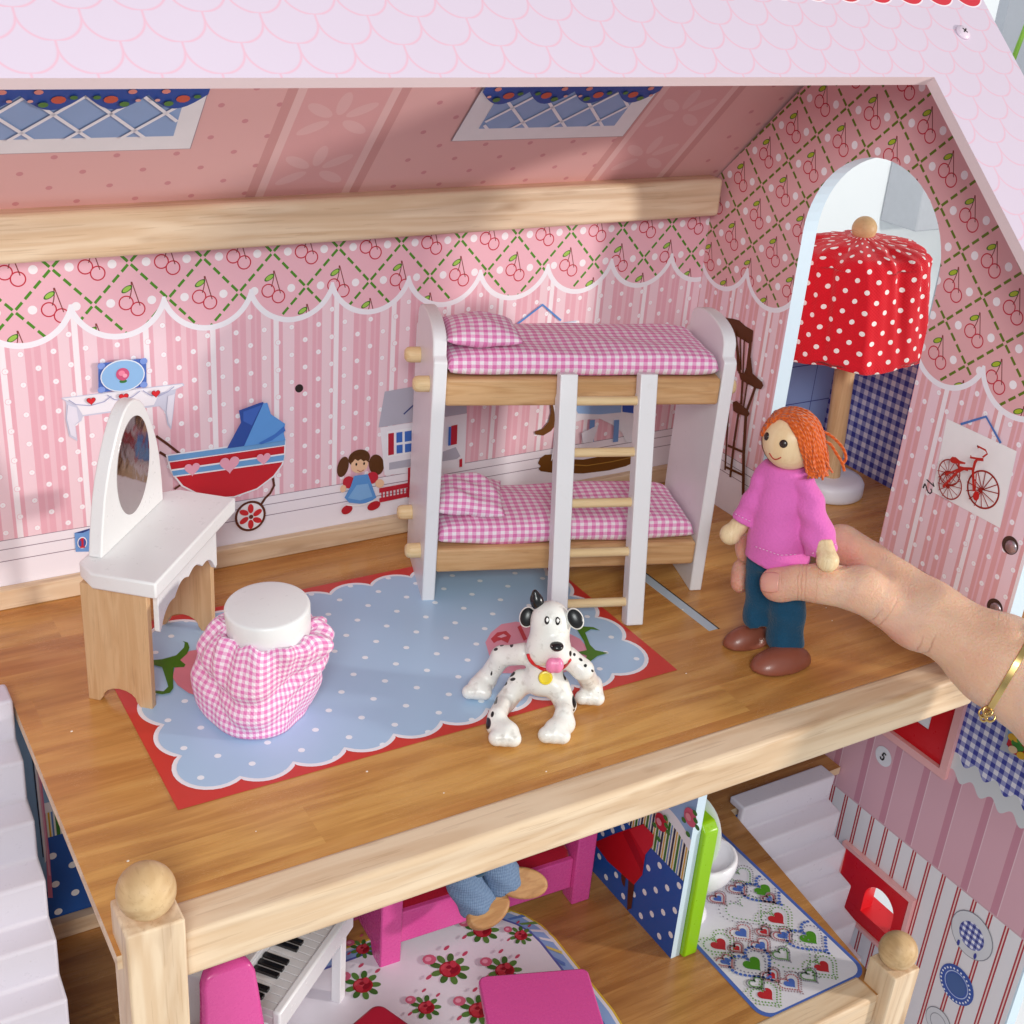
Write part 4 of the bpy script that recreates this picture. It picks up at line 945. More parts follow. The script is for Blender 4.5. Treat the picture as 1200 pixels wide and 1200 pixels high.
# ------------------------------------------------------------------ floor lamp in the porch
lb = on_z(.1)(973, 557); n0 = np.array([-.731, -.682, 0])
lt = on(1013, 268, lb, n0); ax = (lt-lb)/np.linalg.norm(lt-lb); LL = np.linalg.norm(lt-lb)
lamp = thing('floor_lamp', 'toy floor lamp with red polka dot cloth shade seen through the arched doorway', 'lamp', (lb[0], lb[1], 0))
def R_(o): return rel(o, lamp)
R_(MB().lathe([(0, .001), (.19, .001), (.198, .01), (.2, .03), (.198, .075), (.185, .096), (.15, .104), (0, .105)], (lb[0], lb[1], 0), 56).build('lamp_base', paint('lamp_base_white', '#e4e2ea', .35), None, True, angle=60))
R_(MB().lathe([(.056, .0), (.056, LL-.05)], lb, 24, 0, ax).build('pole', M['birch_z'], None, True, angle=60))
R_(MB().ball(lt, .066, k=32).build('finial', M['ballwood'], None, True))
def shfold(r, h, th, s):
    q = abs(math.cos(th*3+.4))                # six soft corners
    k = 1-.05*(1-q)+.03*q
    rip = (math.sin(th*17+s*3)+math.sin(th*11+1-s*5)+.8*math.sin(th*29+s*9))*.0065*(.7+s if s < .72 else 2.6)
    rip2 = .012*math.sin(th*5+2)*(s < .06)
    drop = -.02*(1-q) if .55 < s < .8 else 0
    return (r*k+rip*min(1, r*5)) if r > .09 else r, drop+rip2
H0, H1 = .755, LL-.075
ps = [(.395, H0-.0), (.40, H0+.02), (.395, H0+.1), (.388, H0+.2), (.378, H0+.3), (.368, H0+.4), (.362, H0+.46), (.360, H0+.52), (.352, H0+.552), (.33, H0+.575), (.27, H0+.597), (.19, H0+.612), (.11, H0+.625), (.05, H0+.635)]
hs = (LL-.035-H0)/.635; ps = [(r, H0+(h-H0)*hs) for r, h in ps]
pp = []
for (r0, h0), (r1, h1) in zip(ps[:-1], ps[1:]): pp += [(r0+(r1-r0)*k/4, h0+(h1-h0)*k/4) for k in range(4)]
pp.append(ps[-1])
def polka():
    t = T('red_polka_cloth'); x, y, z = t.xyz('UV'); a, b = x*2.3, y; p = .106
    def dt(du, dv): return hyp(((a/p+du).fract()-.5)*p, ((b/p+dv).fract()-.5)*p)
    d = dt(.5, .5).mn(dt(0., 0.)); n = t.noise(t.tc.outputs['Object'], 5, 3)
    col = t.mix(d.lt(.0128), t.mix(n, '#d0101f', '#de1a2e'), '#f6efec')
    return t.out(col, .8, .2, weave(t, a, b, 380)+n*3, .25, .006, sheen=.2)
R_(MB().lathe(pp, lb, 120, 0, ax, shfold).build('lamp_shade', polka(), None, True))
# ------------------------------------------------------------------ wooden doll held in the hand
def nearer(p, h): v = CAM-p; return p+v/np.linalg.norm(v)*h     # moved towards the viewer
def D(px, py, h=0.): return nearer(on(px, py, (3.08, .52, 0), n0), h)
rt = RM[0]*np.array([1, 1, 0]); rt /= np.linalg.norm(rt); upv = np.array([0, 0, 1.]); tc = n0
doll = thing('doll', 'wooden doll with orange yarn hair, pink sweater and blue trousers standing in the hand', 'doll', tuple(D(905, 765)*np.array([1, 1, 0])))
def A_(o): return rel(o, doll)
skinw = wood('doll_head_wood', '#efd3ab', '#e3bf91', 2, 1.1, .38, .0, '#d9b588')
HC = D(927, 516, .03); RH = .118
A_(MB().ball(HC, (RH, RH, RH*1.04), k=48).build('head', skinw, None, True))
fdir = lambda dx, dy: RC*dx+UC*dy+TC*math.sqrt(max(.02, 1-dx*dx-dy*dy))
eyem = T('bead_brown').out('#2a1712', .25, .6)
for dx, dy in ((-.45, -.17), (-.93, .12)):
    v = fdir(dx, dy); v /= np.linalg.norm(v); c = HC+v*RH*1.0
    A_(MB().lathe([(.017, -.004), (.017, .002), (.011, .006), (0, .007)], c, 20, 0, v).build('eye', eyem, None, True))
mp = []
for i in range(9):
    s = i/8; v = fdir(-.82+.34*s, -.46-.13*math.sin(math.pi*s)-.16*s); v /= np.linalg.norm(v); mp.append(HC+v*RH*1.012)
A_(MB().tube(mp, .0028, 6).build('mouth', flat('#b5392c'), None, True))
# hair: yarn strands from the parting over the crown
def yarn():
    t = T('orange_yarn'); x, y, z = t.xyz('UV'); s = ((x*2+y*42).fract()-.5).abs()
    n = t.noise(t.tc.outputs['Object'], 60, 3)
    return t.out(t.mix(s*1.4+n*.3, '#b8420f', '#e8702a'), .85, .15, s*3+n, .5, .006, sheen=.3)
ym = yarn(); mb = MB()
def catm(P, n):
    P = np.array(P); P = np.vstack([2*P[0]-P[1], P, 2*P[-1]-P[-2]]); o = []
    for i in range(1, len(P)-2):
        for s in np.linspace(0, 1, n, endpoint=False):
            a, b, c, d = P[i-1:i+3]; o.append(.5*((2*b)+(-a+c)*s+(2*a-5*b+4*c-d)*s*s+(-a+3*b-3*c+d)*s**3))
    o.append(P[-2]); return np.array(o)
fam = [[(-.72, .62, .35), (-.42, .76, .60), (-.06, .34, .98), (.22, -.38, .98), (.44, -.98, .74), (.52, -1.22, .64)],
       [(-.66, .72, .30), (-.20, .88, .60), (.22, .50, .95), (.50, -.25, .92), (.72, -.98, .66), (.82, -1.26, .56)],
       [(-.55, .82, .20), (-.05, 1.0, .45), (.50, .62, .75), (.86, -.15, .68), (1.02, -.85, .48), (1.10, -1.22, .42)],
       [(-.48, .90, .0), (.10, 1.08, .1), (.70, .75, .30), (1.06, .0, .25), (1.14, -.75, .15), (1.18, -1.15, .12)],
       [(-.45, .90, -.25), (.12, 1.05, -.3), (.74, .72, -.3), (1.08, .0, -.3), (1.10, -.7, -.2), (1.1, -1.0, -.2)],
       [(-.5, .75, -.55), (.1, .8, -.8), (.6, .5, -.9), (.85, -.1, -.8), (.9, -.7, -.6), (.9, -1.0, -.5)]]
def uvtube(pts, r, k=6):
    f0 = len(mb.f); mb.tube(pts, r, k, 0, True); n = len(pts)
    L = np.concatenate([[0], np.cumsum(np.linalg.norm(np.diff(pts, axis=0), axis=1))])
    for i in range(n-1):
        for j in range(k): mb.uv[f0+i*k+j] = [(j/k, L[i]), ((j+1)/k, L[i]), ((j+1)/k, L[i+1]), (j/k, L[i+1])]
def hp(c): return HC+RH*(RC*c[0]+UC*c[1]+TC*c[2])
cap = MB().ball((0, 0, 0), 1.03, k=48); keep = []
for q in cap.f:
    c_ = np.mean([cap.v[i] for i in q], 0); keep.append((c_[0] > .10-.42*c_[1]) if c_[2] > -.2 else c_[1] > -.85)
mb.add([hp(q) for q in cap.v], [q for q, k in zip(cap.f, keep) if k])
for layer, (nn, lift) in enumerate(((84, 1.04), (74, 1.10), (30, 1.13))):
    for i in range(nn):
        s = (i+rng.uniform(-.3, .3))/(nn-1)*(len(fam)-1); s = min(max(s, 0), len(fam)-1-1e-6); k = int(s); f = s-k
        P = np.array(fam[k])*(1-f)+np.array(fam[k+1])*f; P = P+rng.normal(0, (.03, .06, .11)[layer], P.shape); cut = rng.uniform(-.10, .06); P[-1] += (P[-1]-P[-2])*cut*2
        nr = np.linalg.norm(P, axis=1); tgt = np.where(np.arange(len(P)) < 4, np.maximum(lift+rng.uniform(-.02, .03), 0), nr); P = P*(tgt/nr)[:, None]
        uvtube(np.array([hp(q) for q in catm(P, 6)]), (.0088, .0082, .0045)[layer]*rng.uniform(.85, 1.15))
for i in range(14):                            # short fringe on the far side of the parting
    s = i/13; P = [(-.66, .72, .30-.7*s), (-.84, .54, .30-.75*s), (-.95, .34, .12-.6*s), (-1.0, .18, -.02-.5*s)]
    P = np.array(P)*(1.02/np.linalg.norm(P, axis=1))[:, None]; uvtube(np.array([hp(q) for q in catm(P, 5)]), .0095)
for P in ([(.95, .35, .2), (1.35, .15, .2), (1.75, -.25, .2), (1.88, -.62, .2), (1.78, -.82, .2)], [(1.0, .0, .3), (1.3, -.15, .3), (1.5, -.45, .3), (1.72, -.82, .3), (1.8, -1.1, .3)]): uvtube(np.array([hp(q) for q in catm(P, 6)]), .0065)
A_(mb.build('hair', ym, None, True))
def cloth(name, h, n1, bs=.5, tone=.80, sc=115):
    t = T(name); n = t.noise(t.tc.outputs['Object'], n1, 4); x, y, z = t.xyz(); w = t.noise(t.tc.outputs['Object'], sc, 2); r, g, b, _ = lin(h)
    return t.out(t.mix(n*.6+w*.4, (r*tone, g*tone, b*tone, 1), (min(1, r*1.12), min(1, g*1.12), min(1, b*1.12), 1)), .88, .12, w*1.2+n*.8+t.noise(t.tc.outputs['Object'], 22, 3), bs, .006, sheen=.2)
pinkc = cloth('pink_jersey', '#e06fbc', 6); denim = cloth('navy_twill', '#1f5070', 14, .6, .55)
def ccone(p, a, b, r0, r1, sq=1.0):            # flat-ended cone; sq flattens it along the view
    a = np.asarray(a, float); b = np.asarray(b, float); d = b-a; L = np.linalg.norm(d); d /= L; q = p-a; h = q@d; v = q-h[:, None]*d
    if sq != 1: v = v+np.outer(v@tc, tc)*(1/sq-1)
    r = np.linalg.norm(v, axis=1)-(r0+(r1-r0)*np.clip(h/L, -.1, 1.1)); return np.maximum(r, np.maximum(-h, h-L))
def shirt(p):
    f1 = .005*np.sin(p@(rt*30+upv*9)+1)*np.clip((.86-p[:, 2])*4, 0, 1)+.003*np.sin(p@(rt*13-upv*42))
    d = ccone(p, D(921, 543, 0), D(909, 654, .015), .092, .143, .92)
    d = smin(d, cone(p, D(896, 556, .0), D(940, 556, .0), .042, .045), .035)
    f2 = .005*np.sin(p@(upv*62+rt*25))
    d = smin(d, ccone(p, D(894, 558, .02), D(871, 611, .02), .036, .056)+f2*.7, .008)
    d = smin(d, ccone(p, D(942, 558, .05), D(963, 648, .09), .044, .080)+f2, .007)
    return d+f1
c0 = D(918, 600); A_(nets(shirt, c0-.42, c0+.42, .0085, 'sweater', pinkc, None))
for a, b, n in (((886, 640), (914, 650), 7), ((914, 650), (934, 649), 4), ((952, 648), (980, 637), 7), ((862, 602), (880, 611), 5)):
    st = MB()
    for i in range(n):
        w = []
        for f in ((i+.12)/n, (i+.62)/n): q, g = surf(shirt, a[0]+(b[0]-a[0])*f, a[1]+(b[1]-a[1])*f); w.append(q+g*.006)
        if np.linalg.norm(w[0]-w[1]) < .06: st.tube(w, .0022, 5)
    if st.v: q = A_(st.build('stitching', flat('#eeb4dc'), None, True)); q['kind'] = 'stuff'
def trous(p):
    fold = .0045*np.sin(p@(upv*38+rt*24)+2*np.sin(p@(rt*9)))*np.clip((.50-p[:, 2])*4, .15, 1)+.004*np.sin(p@(rt*52+upv*10))
    d = ccone(p, D(897, 640, .0), D(889, 728, .0), .070, .066)
    d = smin(d, ccone(p, D(925, 640, .01), D(919, 754, .03), .080, .082), .008)
    d = smin(d, ccone(p, D(912, 630, .0), D(911, 662, .0), .112, .118, .8), .04); return d+fold
c0 = D(910, 692); A_(nets(trous, c0-.36, c0+.36, .0095, 'trousers', denim, None))
hw = wood('doll_hand_wood', '#efd8b0', '#dcbd8f', 2, 2., .45, 0)
def hand_of(a, b, c): return lambda p: smin(smin(ccone(p, D(*a), D(*b), .040, .038), sph(p, D(*b), .043)+.002, .006), sph(p, D(*c), .048), .007)
for a, b, c in (((874, 606, 0), (864, 618, 0), (856, 626, 0.01)), ((965, 636, .13), (968, 648, .17), (970, 657, .20))):
    q = D(*c); A_(nets(hand_of(a, b, c), q-.16, q+.16, .008, 'hand', hw, None))
shoem = T('brown_vinyl'); shoem = shoem.out(shoem.mix(shoem.noise(shoem.tc.outputs['Object'], 8, 4), '#85483a', '#96543f'), .36, .5, coat=.15)
for (px, py), r, h in (((877, 744), .122, -.0), ((917, 770), .152, .03)):
    c = on_z(.05)(px, py); fd = -rt*.9+n0*.43; fd /= np.linalg.norm(fd); sd = np.cross(upv, fd)
    def shoe(p, c=c, fd=fd, sd=sd, r=r):
        q = p-c; a, b, z = q@fd, q@sd, p[:, 2]; w = .084*(1+.16*a/r)*(r/.16)
        d = (np.sqrt((a/r)**2+(b/w)**2+((z-.01)/(.088*(1-.10*a/r)))**2)-1)*.08; return np.maximum(d, .004-z)
    A_(nets(shoe, c-np.array([.24, .24, .06]), c+np.array([.24, .24, .16]), .009, 'shoe', shoem, None))
# ------------------------------------------------------------------ the child's hand
person = thing('person', "bare hand and forearm reaching in from the right, pinching the doll's legs", 'person', tuple(D(1000, 700)))
def handsdf(p):
    J = lambda px, py, h: D(px, py, h)
    d = smin(cone(p, J(1265, 838, .22), J(1170, 774, .16), .240, .188), cone(p, J(1460, 985, .34), J(1265, 838, .22), .28, .240), .05)
    d = smin(d, cone(p, J(1170, 774, .16), J(1092, 724, .09), .188, .126), .06)
    d = smin(d, cone(p, J(1115, 736, .06), J(1105, 718, -.02), .122, .10), .05)
    # back of the hand, knuckles behind the doll
    d = smin(d, cone(p, J(1090, 714, .05), J(986, 637, -.15), .118, .088), .07)
    d = smin(d, cone(p, J(1085, 724, .03), J(985, 672, -.20), .110, .08), .06)
    d = smin(d, cone(p, J(1075, 733, .06), J(1015, 698, -.05), .098, .085), .06)
    # ball of the thumb and thumb
    d = smin(d, cone(p, J(1068, 728, .12), J(1008, 690, .15), .100, .090), .06)
    d = smin(d, cone(p, J(1008, 690, .15), J(962, 684, .185), .090, .079), .05)
    t1 = cone(p, J(968, 684, .185), J(938, 682, .20), .079, .072)
    t2 = smin(cone(p, J(938, 683, .20), J(908, 683, .20), .074, .064), sph(p, J(915, 687, .19), .072), .03)
    d = smin(d, smin(t1, t2, .02), .04)
    # four fingers going behind the trousers, bent back towards the viewer's left
    for k, (b0, b1, b2, r) in enumerate((((986, 640, -.18), (925, 640, -.27), (877, 640, -.16), .060), ((988, 660, -.22), (915, 655, -.29), (872, 668, -.15), .056), ((985, 676, -.22), (918, 678, -.29), (893, 694, -.22), .054), ((984, 690, -.20), (930, 694, -.27), (903, 712, -.24), .052))):
        P = [J(*b0), J(*b1), J(*b2)]; tip = J(b2[0]-(4 if k == 1 else 2), b2[1]+(16 if k == 1 else 8), b2[2]+.05)
        f = smin(cone(p, P[0], P[1], r*1.2, r*1.05), cone(p, P[1], P[2], r*1.05, r*.98), .02); f = smin(f, cone(p, P[2], tip, r*.98, r*.82), .015); d = smin(d, f, .022)
    # creases: thumb joint, thumb root, wrist
    ax_ = J(968, 688, .2)-J(908, 683, .2); ax_ /= np.linalg.norm(ax_)
    for c, w, a in ((J(941, 683, .2), .006, .004), (J(936, 683, .2), .004, .003), (J(947, 684, .2), .004, .0025)):
        s = (p-c)@ax_; d = d+a*np.exp(-(s/w)**2)*(np.linalg.norm(p-c, axis=1) < .13)
    c = J(985, 654, .02); d = d+.014*np.exp(-((np.linalg.norm(p-c, axis=1))/.05)**2)
    for q0, q1, a in ((J(1020, 745, .2), J(1062, 722, .22), .007), (J(1052, 768, .14), (J(1078, 742, .24)), .006), (J(1075, 772, .16), J(1092, 752, .24), .005)):
        d = d+a*np.exp(-(cone(p, q0, q1, 0, 0)/.011)**2)
    return d+.0025*np.sin(p@np.array([31, 17, 23]))*np.sin(p@np.array([-13, 29, 19]))
def skin():
    t = T('skin'); o = t.tc.outputs['Object']; n = t.noise(o, 4, 4); f = t.noise(o, 70, 3, .6); v = t.t.nodes.new('ShaderNodeTexVoronoi'); v.inputs['Scale'].default_value = 110; t.t.links.new(o, v.inputs['Vector'])
    at = t.t.nodes.new('ShaderNodeAttribute'); at.attribute_name = 'mark'; k = X(t.t, at.outputs['Fac']); x, y, z = t.xyz(); wv = (t.noise(o, 26, 2)-.5)*.02
    def dot(c, a): return (x-float(c[0]))*float(a[0])+(y-float(c[1]))*float(a[1])+(z-float(c[2]))*float(a[2])
    def dist(c): return hyp(hyp(x-float(c[0]), y-float(c[1])), z-float(c[2]))
    cr = None  # crease lines: bump, plus fold shade darkened into the skin colour
    a_ = D(968, 688, .2)-D(908, 683, .2); a_ = a_/np.linalg.norm(a_)
    for px, w, r in ((936, .0045, .10), (940.5, .005, .10), (945, .004, .10), (917, .003, .07), (958, .003, .09)):
        c = D(px, 683, .2); q = (1-(dot(c, a_)+wv).abs()/w).mx(0.)*(1-dist(c)/r).mx(0.).sqrt(); cr = q if cr is None else cr.mx(q)
    for p0, p1, w in (((1005, 752), (1052, 700), .006), ((1068, 775), (1082, 745), .007), ((1078, 778), (1096, 742), .005), ((976, 668), (1010, 655), .009), ((1012, 738), (1035, 712), .005)):
        p0, p1 = (surf(handsdf, *q, .75, 1.15, 5.)[0] for q in (p0, p1)); m_ = (p0+p1)/2; L = np.linalg.norm(p1-p0)/2; d_ = (p1-p0)/(2*L); s_ = np.cross(d_, TC); s_ /= np.linalg.norm(s_)
        q = (1-(dot(m_, s_)+wv*.8).abs()/w).mx(0.)*(1-dot(m_, d_).abs()/L).mx(0.).sqrt()*dist(m_).lt(L*1.1); cr = cr.mx(q)
    vein = (t.noise(o, 2.2, 2, .5, 1.2)-.5).abs()
    col = t.mix(n, '#e8c4a8', '#dbae91'); col = t.mix((1-vein*12).mx(0.)*.17, col, '#a99aa8'); bl_ = t.noise(o, 9, 4, .65); col = t.mix(((bl_-.5)*2.2).mx(0.)*.75, col, '#d99a86'); col = t.mix(((.46-bl_)*2.).mx(0.)*.7, col, '#ecd0b8'); fr_ = t.noise(o, 42, 2); col = t.mix((fr_-.68).mx(0.)*2.5, col, '#b9795e'); col = t.mix(f*.24, col, '#cd957b'); col = t.mix(k*.62, col, '#df9080'); col = t.mix(cr*.55, col, '#b87a66')
    return t.out(col, f*.15+.40, .4, X(t.t, v.outputs['Distance'])*1.2+f*1.2+t.noise(o, 14, 3)*1.2+t.noise(o, 34, 2)*.8-cr*6, .3, .006, sss=.010)
def flush(P):                                   # redder finger ends
    k = np.zeros(len(P))
    for px, py, h, r in ((902, 683, .22, .09), (866, 690, -.1, .13), (876, 645, -.12, .1), (941, 683, .22, .05), (1040, 750, .2, .1), (990, 655, 0, .08)): k = np.maximum(k, np.exp(-(np.linalg.norm(P-D(px, py, h), axis=1)/r)**2))
    return k
c = [D(850, 620, -.4), D(1290, 900, .4)]
lo = np.min([D(850, 600, -.45), D(1500, 1060, .6), D(1500, 600, -.45), D(850, 1060, .6)], 0); hi = np.max([D(850, 600, -.45), D(1500, 1060, .6), D(1500, 600, -.45), D(850, 1060, .6)], 0)
hnd = nets(handsdf, lo, hi, .0145, 'hand', skin(), None, flush, 3); rel(hnd, person)
nc, nn_ = surf(handsdf, 901.5, 682); nu_ = -(D(968, 688, .2)-D(908, 683, .2)); nu_ -= nn_*(nu_@nn_); nu_ /= np.linalg.norm(nu_); nv_ = np.cross(nn_, nu_); nc = nc+nn_*.007
mb = MB(); vs = []; N = 14
for i in range(N+1):
    for j in range(N+1):
        a, b = -1+2*i/N, -1+2*j/N; x_ = a*math.sqrt(1-b*b*.32); y_ = b*math.sqrt(1-a*a*.25)
        vs.append(nc+nu_*(.044*x_)+nv_*(.043*y_)-nn_*(.019*y_*y_+.014*max(0, x_)**2+.004*x_*x_))
mb.add(vs, [(i*(N+1)+j, (i+1)*(N+1)+j, (i+1)*(N+1)+j+1, i*(N+1)+j+1) for i in range(N) for j in range(N)])
t = T('nail'); nm = t.out(t.mix(t.noise(t.tc.outputs['Object'], 20, 2), '#dba090', '#e4b0a2'), .22, .5, sss=.006)
o = mb.build('thumbnail', nm, None, True); s = o.modifiers.new('thick', 'SOLIDIFY'); s.thickness = .006; s.offset = 0; rel(o, person)
# bracelet round the wrist
gold = T('gold'); gold = gold.out('#d9b878', .22, .5, metal=1)
br = thing('bracelet', 'thin gold chain bracelet with flat bar plate round the wrist', 'bracelet', tuple(D(1180, 810, .2)))
pa, pb, pc = (surf(handsdf, *q, .75, 1.15, 5.)[0] for q in ((1203, 757), (1180, 797), (1161, 829)))
axb = D(1265, 850, .22)-D(1092, 732, .09); axb /= np.linalg.norm(axb); bn = np.cross(pb-pa, pc-pa); bn /= np.linalg.norm(bn); bn = bn if bn@axb > 0 else -bn
ca = D(1170, 774, .16); ca = ca+axb*(((pb-ca)@bn)/(axb@bn)); b1 = pb-ca; b1 -= bn*(b1@bn); b1 /= np.linalg.norm(b1); b2 = np.cross(bn, b1)
if b2[2] < 0: b2 = -b2
def bp(a, r=.0):
    w = b1*math.cos(a)+b2*math.sin(a); ts = np.linspace(.05, .6, 300); v = handsdf(ca+ts[:, None]*w); k = np.argmax(v > 0); return ca+w*(ts[k]+r)
ang = lambda q: math.atan2((q-ca)@b2, (q-ca)@b1)
a0, a1 = ang(pc), ang(pa); mb = MB(); vs = []; Np = 24
for i in range(Np+1):
    a = a0+(a1+.35-a0)*i/Np; w = .013
    q, q2 = bp(a, .006), bp(a, .013); vs += [q-bn*w, q+bn*w, q2+bn*w, q2-bn*w]
mb.add(vs, [(i*4+j, i*4+(j+1) % 4, i*4+4+(j+1) % 4, i*4+4+j) for i in range(Np) for j in range(4)]+[(0, 1, 2, 3), (Np*4+3, Np*4+2, Np*4+1, Np*4)])
rel(mb.build('bar', gold, None, bevel=.002), br)
mb = MB(); A0 = a1+.40; A1 = a0+2*math.pi-.12
for i in range(80):
    a = A0+(A1-A0)*i/79; c = bp(a, .012); tg = bp(a+.03, .012)-bp(a-.03, .012); tg /= np.linalg.norm(tg)+1e-9; rd_ = b1*math.cos(a)+b2*math.sin(a); s_ = np.cross(tg, rd_) if i % 2 else rd_
    mb.tube([c+tg*.016*math.cos(q)+s_*.009*math.sin(q) for q in np.linspace(0, 2*math.pi, 11)], .003, 5, 0, False)
rel(mb.build('chain', gold, None, True), br)
mb = MB()
for px, py, r in ((1160, 830, .020), (1155, 832, .018), (1163, 836, .022), (1156, 838, .014)):
    c, g = surf(handsdf, px, py, .75, 1.15, 5.); c = c+g*.016
    mb.tube([c+RC*r*math.cos(q)+UC*r*math.sin(q) for q in np.linspace(0, 2*math.pi, 15)], .005, 6, 0, False)
rel(mb.build('clasp', gold, None, True), br)
# ------------------------------------------------------------------ spotted dog
dog = thing('toy_dog', 'white rubber toy dog with black spots and red collar sitting on the rug edge', 'toy dog', (1.86, .58, 0))
def Q(px, py, h=0.): return nearer(on(px, py, (1.9, .6, 0), n0), h)
def G(px, py, z): return on_z(z)(px, py)
def G_(o): return rel(o, dog)
Fl, Fr, Pl, Pr = G(583, 850, .05), G(661, 848, .05), G(569, 797, .055), G(693, 803, .055)
def dogsdf(p):
    d = cone(p, Q(643, 772, .02), Q(634, 796, .05), .070, .070)
    for hip, knee, ft in ((Q(611, 799, .05), Q(593, 822, .10), Fl), (Q(653, 805, .06), Q(663, 826, .09), Fr)):
        d = smin(d, cone(p, hip, knee, .052, .040), .028); d = smin(d, cone(p, knee, ft+np.array([.005, .02, .035]), .040, .034), .018)
        toe = ft+n0*.045+rt*(.05 if ft is Fl else -.02); toe[2] = .046
        d = smin(d, cone(p, ft, toe, .046, .050), .022)
        for s in (-.032, 0, .032): d = smin(d, sph(p, toe+rt*s+n0*.026-upv*.006, .033), .009)
    for sh, el, pw, out_ in ((Q(614, 766, .02), Q(588, 769, .0), Pl, -1), (Q(665, 770, .02), Q(683, 785, .02), Pr, 1)):
        d = smin(d, cone(p, sh, el, .045, .041), .022); d = smin(d, cone(p, el, pw, .041, .039), .02)
        toe = pw+n0*.045+rt*.012*out_; toe[2] = .046; d = smin(d, cone(p, pw, toe, .045, .049), .018)
        for s in (-.032, 0, .032): d = smin(d, sph(p, toe+rt*s+n0*.030-upv*.006, .030), .009)
    hd = smin(sph(p, Q(645, 725, .05), (.076, .074, .070)), cone(p, Q(645, 738, .055), Q(643, 753, .08), .076, .083), .03)
    hd = smin(hd, sph(p, Q(632, 764, .11), .050), .03); hd = smin(hd, sph(p, Q(656, 766, .11), .046), .03); hd = smin(hd, sph(p, Q(652, 756, .135), .036), .025)
    return smin(d, hd, .015)
SP = [(599, 790, 8, 3, 30), (591, 801, 6, 3, 32), (601, 796, 5, 2.6, 22), (581, 821, 2.6, 7, -12), (577, 837, 2.6, 5, -15), (571.5, 848, 5.5, 10, -10), (599.5, 755, 3, 4, -15), (605, 749, 4, 2, 15), (589, 755, 5, 2, 25), (581, 761, 4, 2.2, 25), (567, 775, 4.5, 2.8, 30), (560, 781, 3.5, 2.2, 30), (559, 776, 4, 1.5, 35), (576, 789, 1.6, 5, -12),
      (668.5, 766, 2.4, 5, 8), (673, 767, 2.4, 3, 25), (680.5, 773, 4, 2.2, -35), (686, 780, 3, 2.8, 0), (694, 786, 4, 1.8, -40), (661.5, 791, 2.6, 8, 10), (673, 822, 4, 11, 4), (672.5, 832, 2, 2, 0), (678, 846, 2.6, 6, 4)]
def spots(P):
    k = np.zeros(len(P))
    for px, py, a, b, ro in SP:
        o, g = surf(dogsdf, px, py); q = P-o; x_, y_, z_ = q@RC, q@UC, q@TC; c_, s_ = math.cos(math.radians(ro)), math.sin(math.radians(ro))
        r = np.sqrt(((x_*c_+y_*s_)/(a/430))**2+((y_*c_-x_*s_)/(b/430))**2); k = np.maximum(k, np.clip(1.5-r, 0, 1)*(np.abs(z_) < .06))
    return k
def rubber():
    t = T('white_rubber'); at = t.t.nodes.new('ShaderNodeAttribute'); at.attribute_name = 'mark'; k = X(t.t, at.outputs['Fac']); n = t.noise(t.tc.outputs['Object'], 9, 4)
    col = t.mix(n, '#f1f0ec', '#e8e5de'); ng = t.noise(t.tc.outputs['Object'], 26, 3); col = t.mix((ng-.56).mx(0.)*2.6, col, '#a2968a'); sp_ = t.noise(t.tc.outputs['Object'], 95, 2); col = t.mix((sp_-.71).mx(0.)*7, col, '#5a5048')
    return t.out(t.mix(((k-.42)*6).mx(0.).mn(1.), col, '#161517'), .30, .5, n, .08, .006)
rub = rubber(); blk = T('black_gloss').out('#121114', .25, .6); pk = T('tongue_pink').out('#ee86ae', .35, .5)
lo = np.array([1.3, .05, .0]); hi = np.array([2.35, 1.1, .62])
G_(nets(dogsdf, lo, hi, .0062, 'body', rub, None, spots, 1))
for (px, py), dr, ra, rb_ in (((618, 723), (-.25, -.97), .044, .033), ((674, 725), (.45, -.9), .046, .033)):
    c = Q(px, py, .05); u_ = RC*dr[0]+UC*dr[1]; u_ /= np.linalg.norm(u_); w_ = np.cross(u_, TC)
    def ear(p, c=c, u_=u_, w_=w_, ra=ra, rb_=rb_): q = p-c; return (np.sqrt(((q@u_)/ra)**2+((q@w_)/rb_)**2+((q@TC)/.018)**2)-1)*.018
    G_(nets(ear, c-.09, c+.09, .0045, 'ear', rub, None, lambda P, c=c, u_=u_, w_=w_, ra=ra, rb_=rb_: np.clip((1.-np.sqrt((((P-c)@u_)/(ra*.86))**2+(((P-c)@w_)/(rb_*.86))**2))*4+.5, 0, 1)*(((P-c)@TC) > -.004)))
c = Q(628.5, 701, .045); G_(nets(lambda p: smin(cone(p, Q(630.5, 708, .045), Q(627, 694, .045), .024, .012), sph(p, Q(628.5, 703, .045), .024), .02), c-.11, c+.11, .005, 'tuft', blk, None))
glintm = T('painted_glint').out('#f4f3ef', .25)  # white bead set on each eye as a painted highlight
for px, py in ((641, 727), (653.3, 727.8)):
    c, g = surf(dogsdf, px, py); e = MB().ball(c, 1., k=20)
    def sq(e, c, ra, rb_, rc_): e.v = [tuple(c+RC*((np.array(q)-c)@RC)*ra+UC*((np.array(q)-c)@UC)*rb_+TC*((np.array(q)-c)@TC)*rc_) for q in e.v]
    sq(e, c, .0105, .0165, .006); eo = G_(e.build('eye', blk, None, True)); c2 = c+TC*.0075+UC*.0025+RC*.001; g = MB().ball(c2, 1., k=14); sq(g, c2, .0052, .0085, .0025); gl = g.build('glint', glintm, None, True); gl.parent = eo
c, g = surf(dogsdf, 652.5, 758); G_(nets(lambda p: smin(sph(p, c, (.024, .024, .017)), sph(p, c+UC*.005, (.025, .025, .011)), .008), c-.06, c+.06, .0045, 'nose', blk, None))
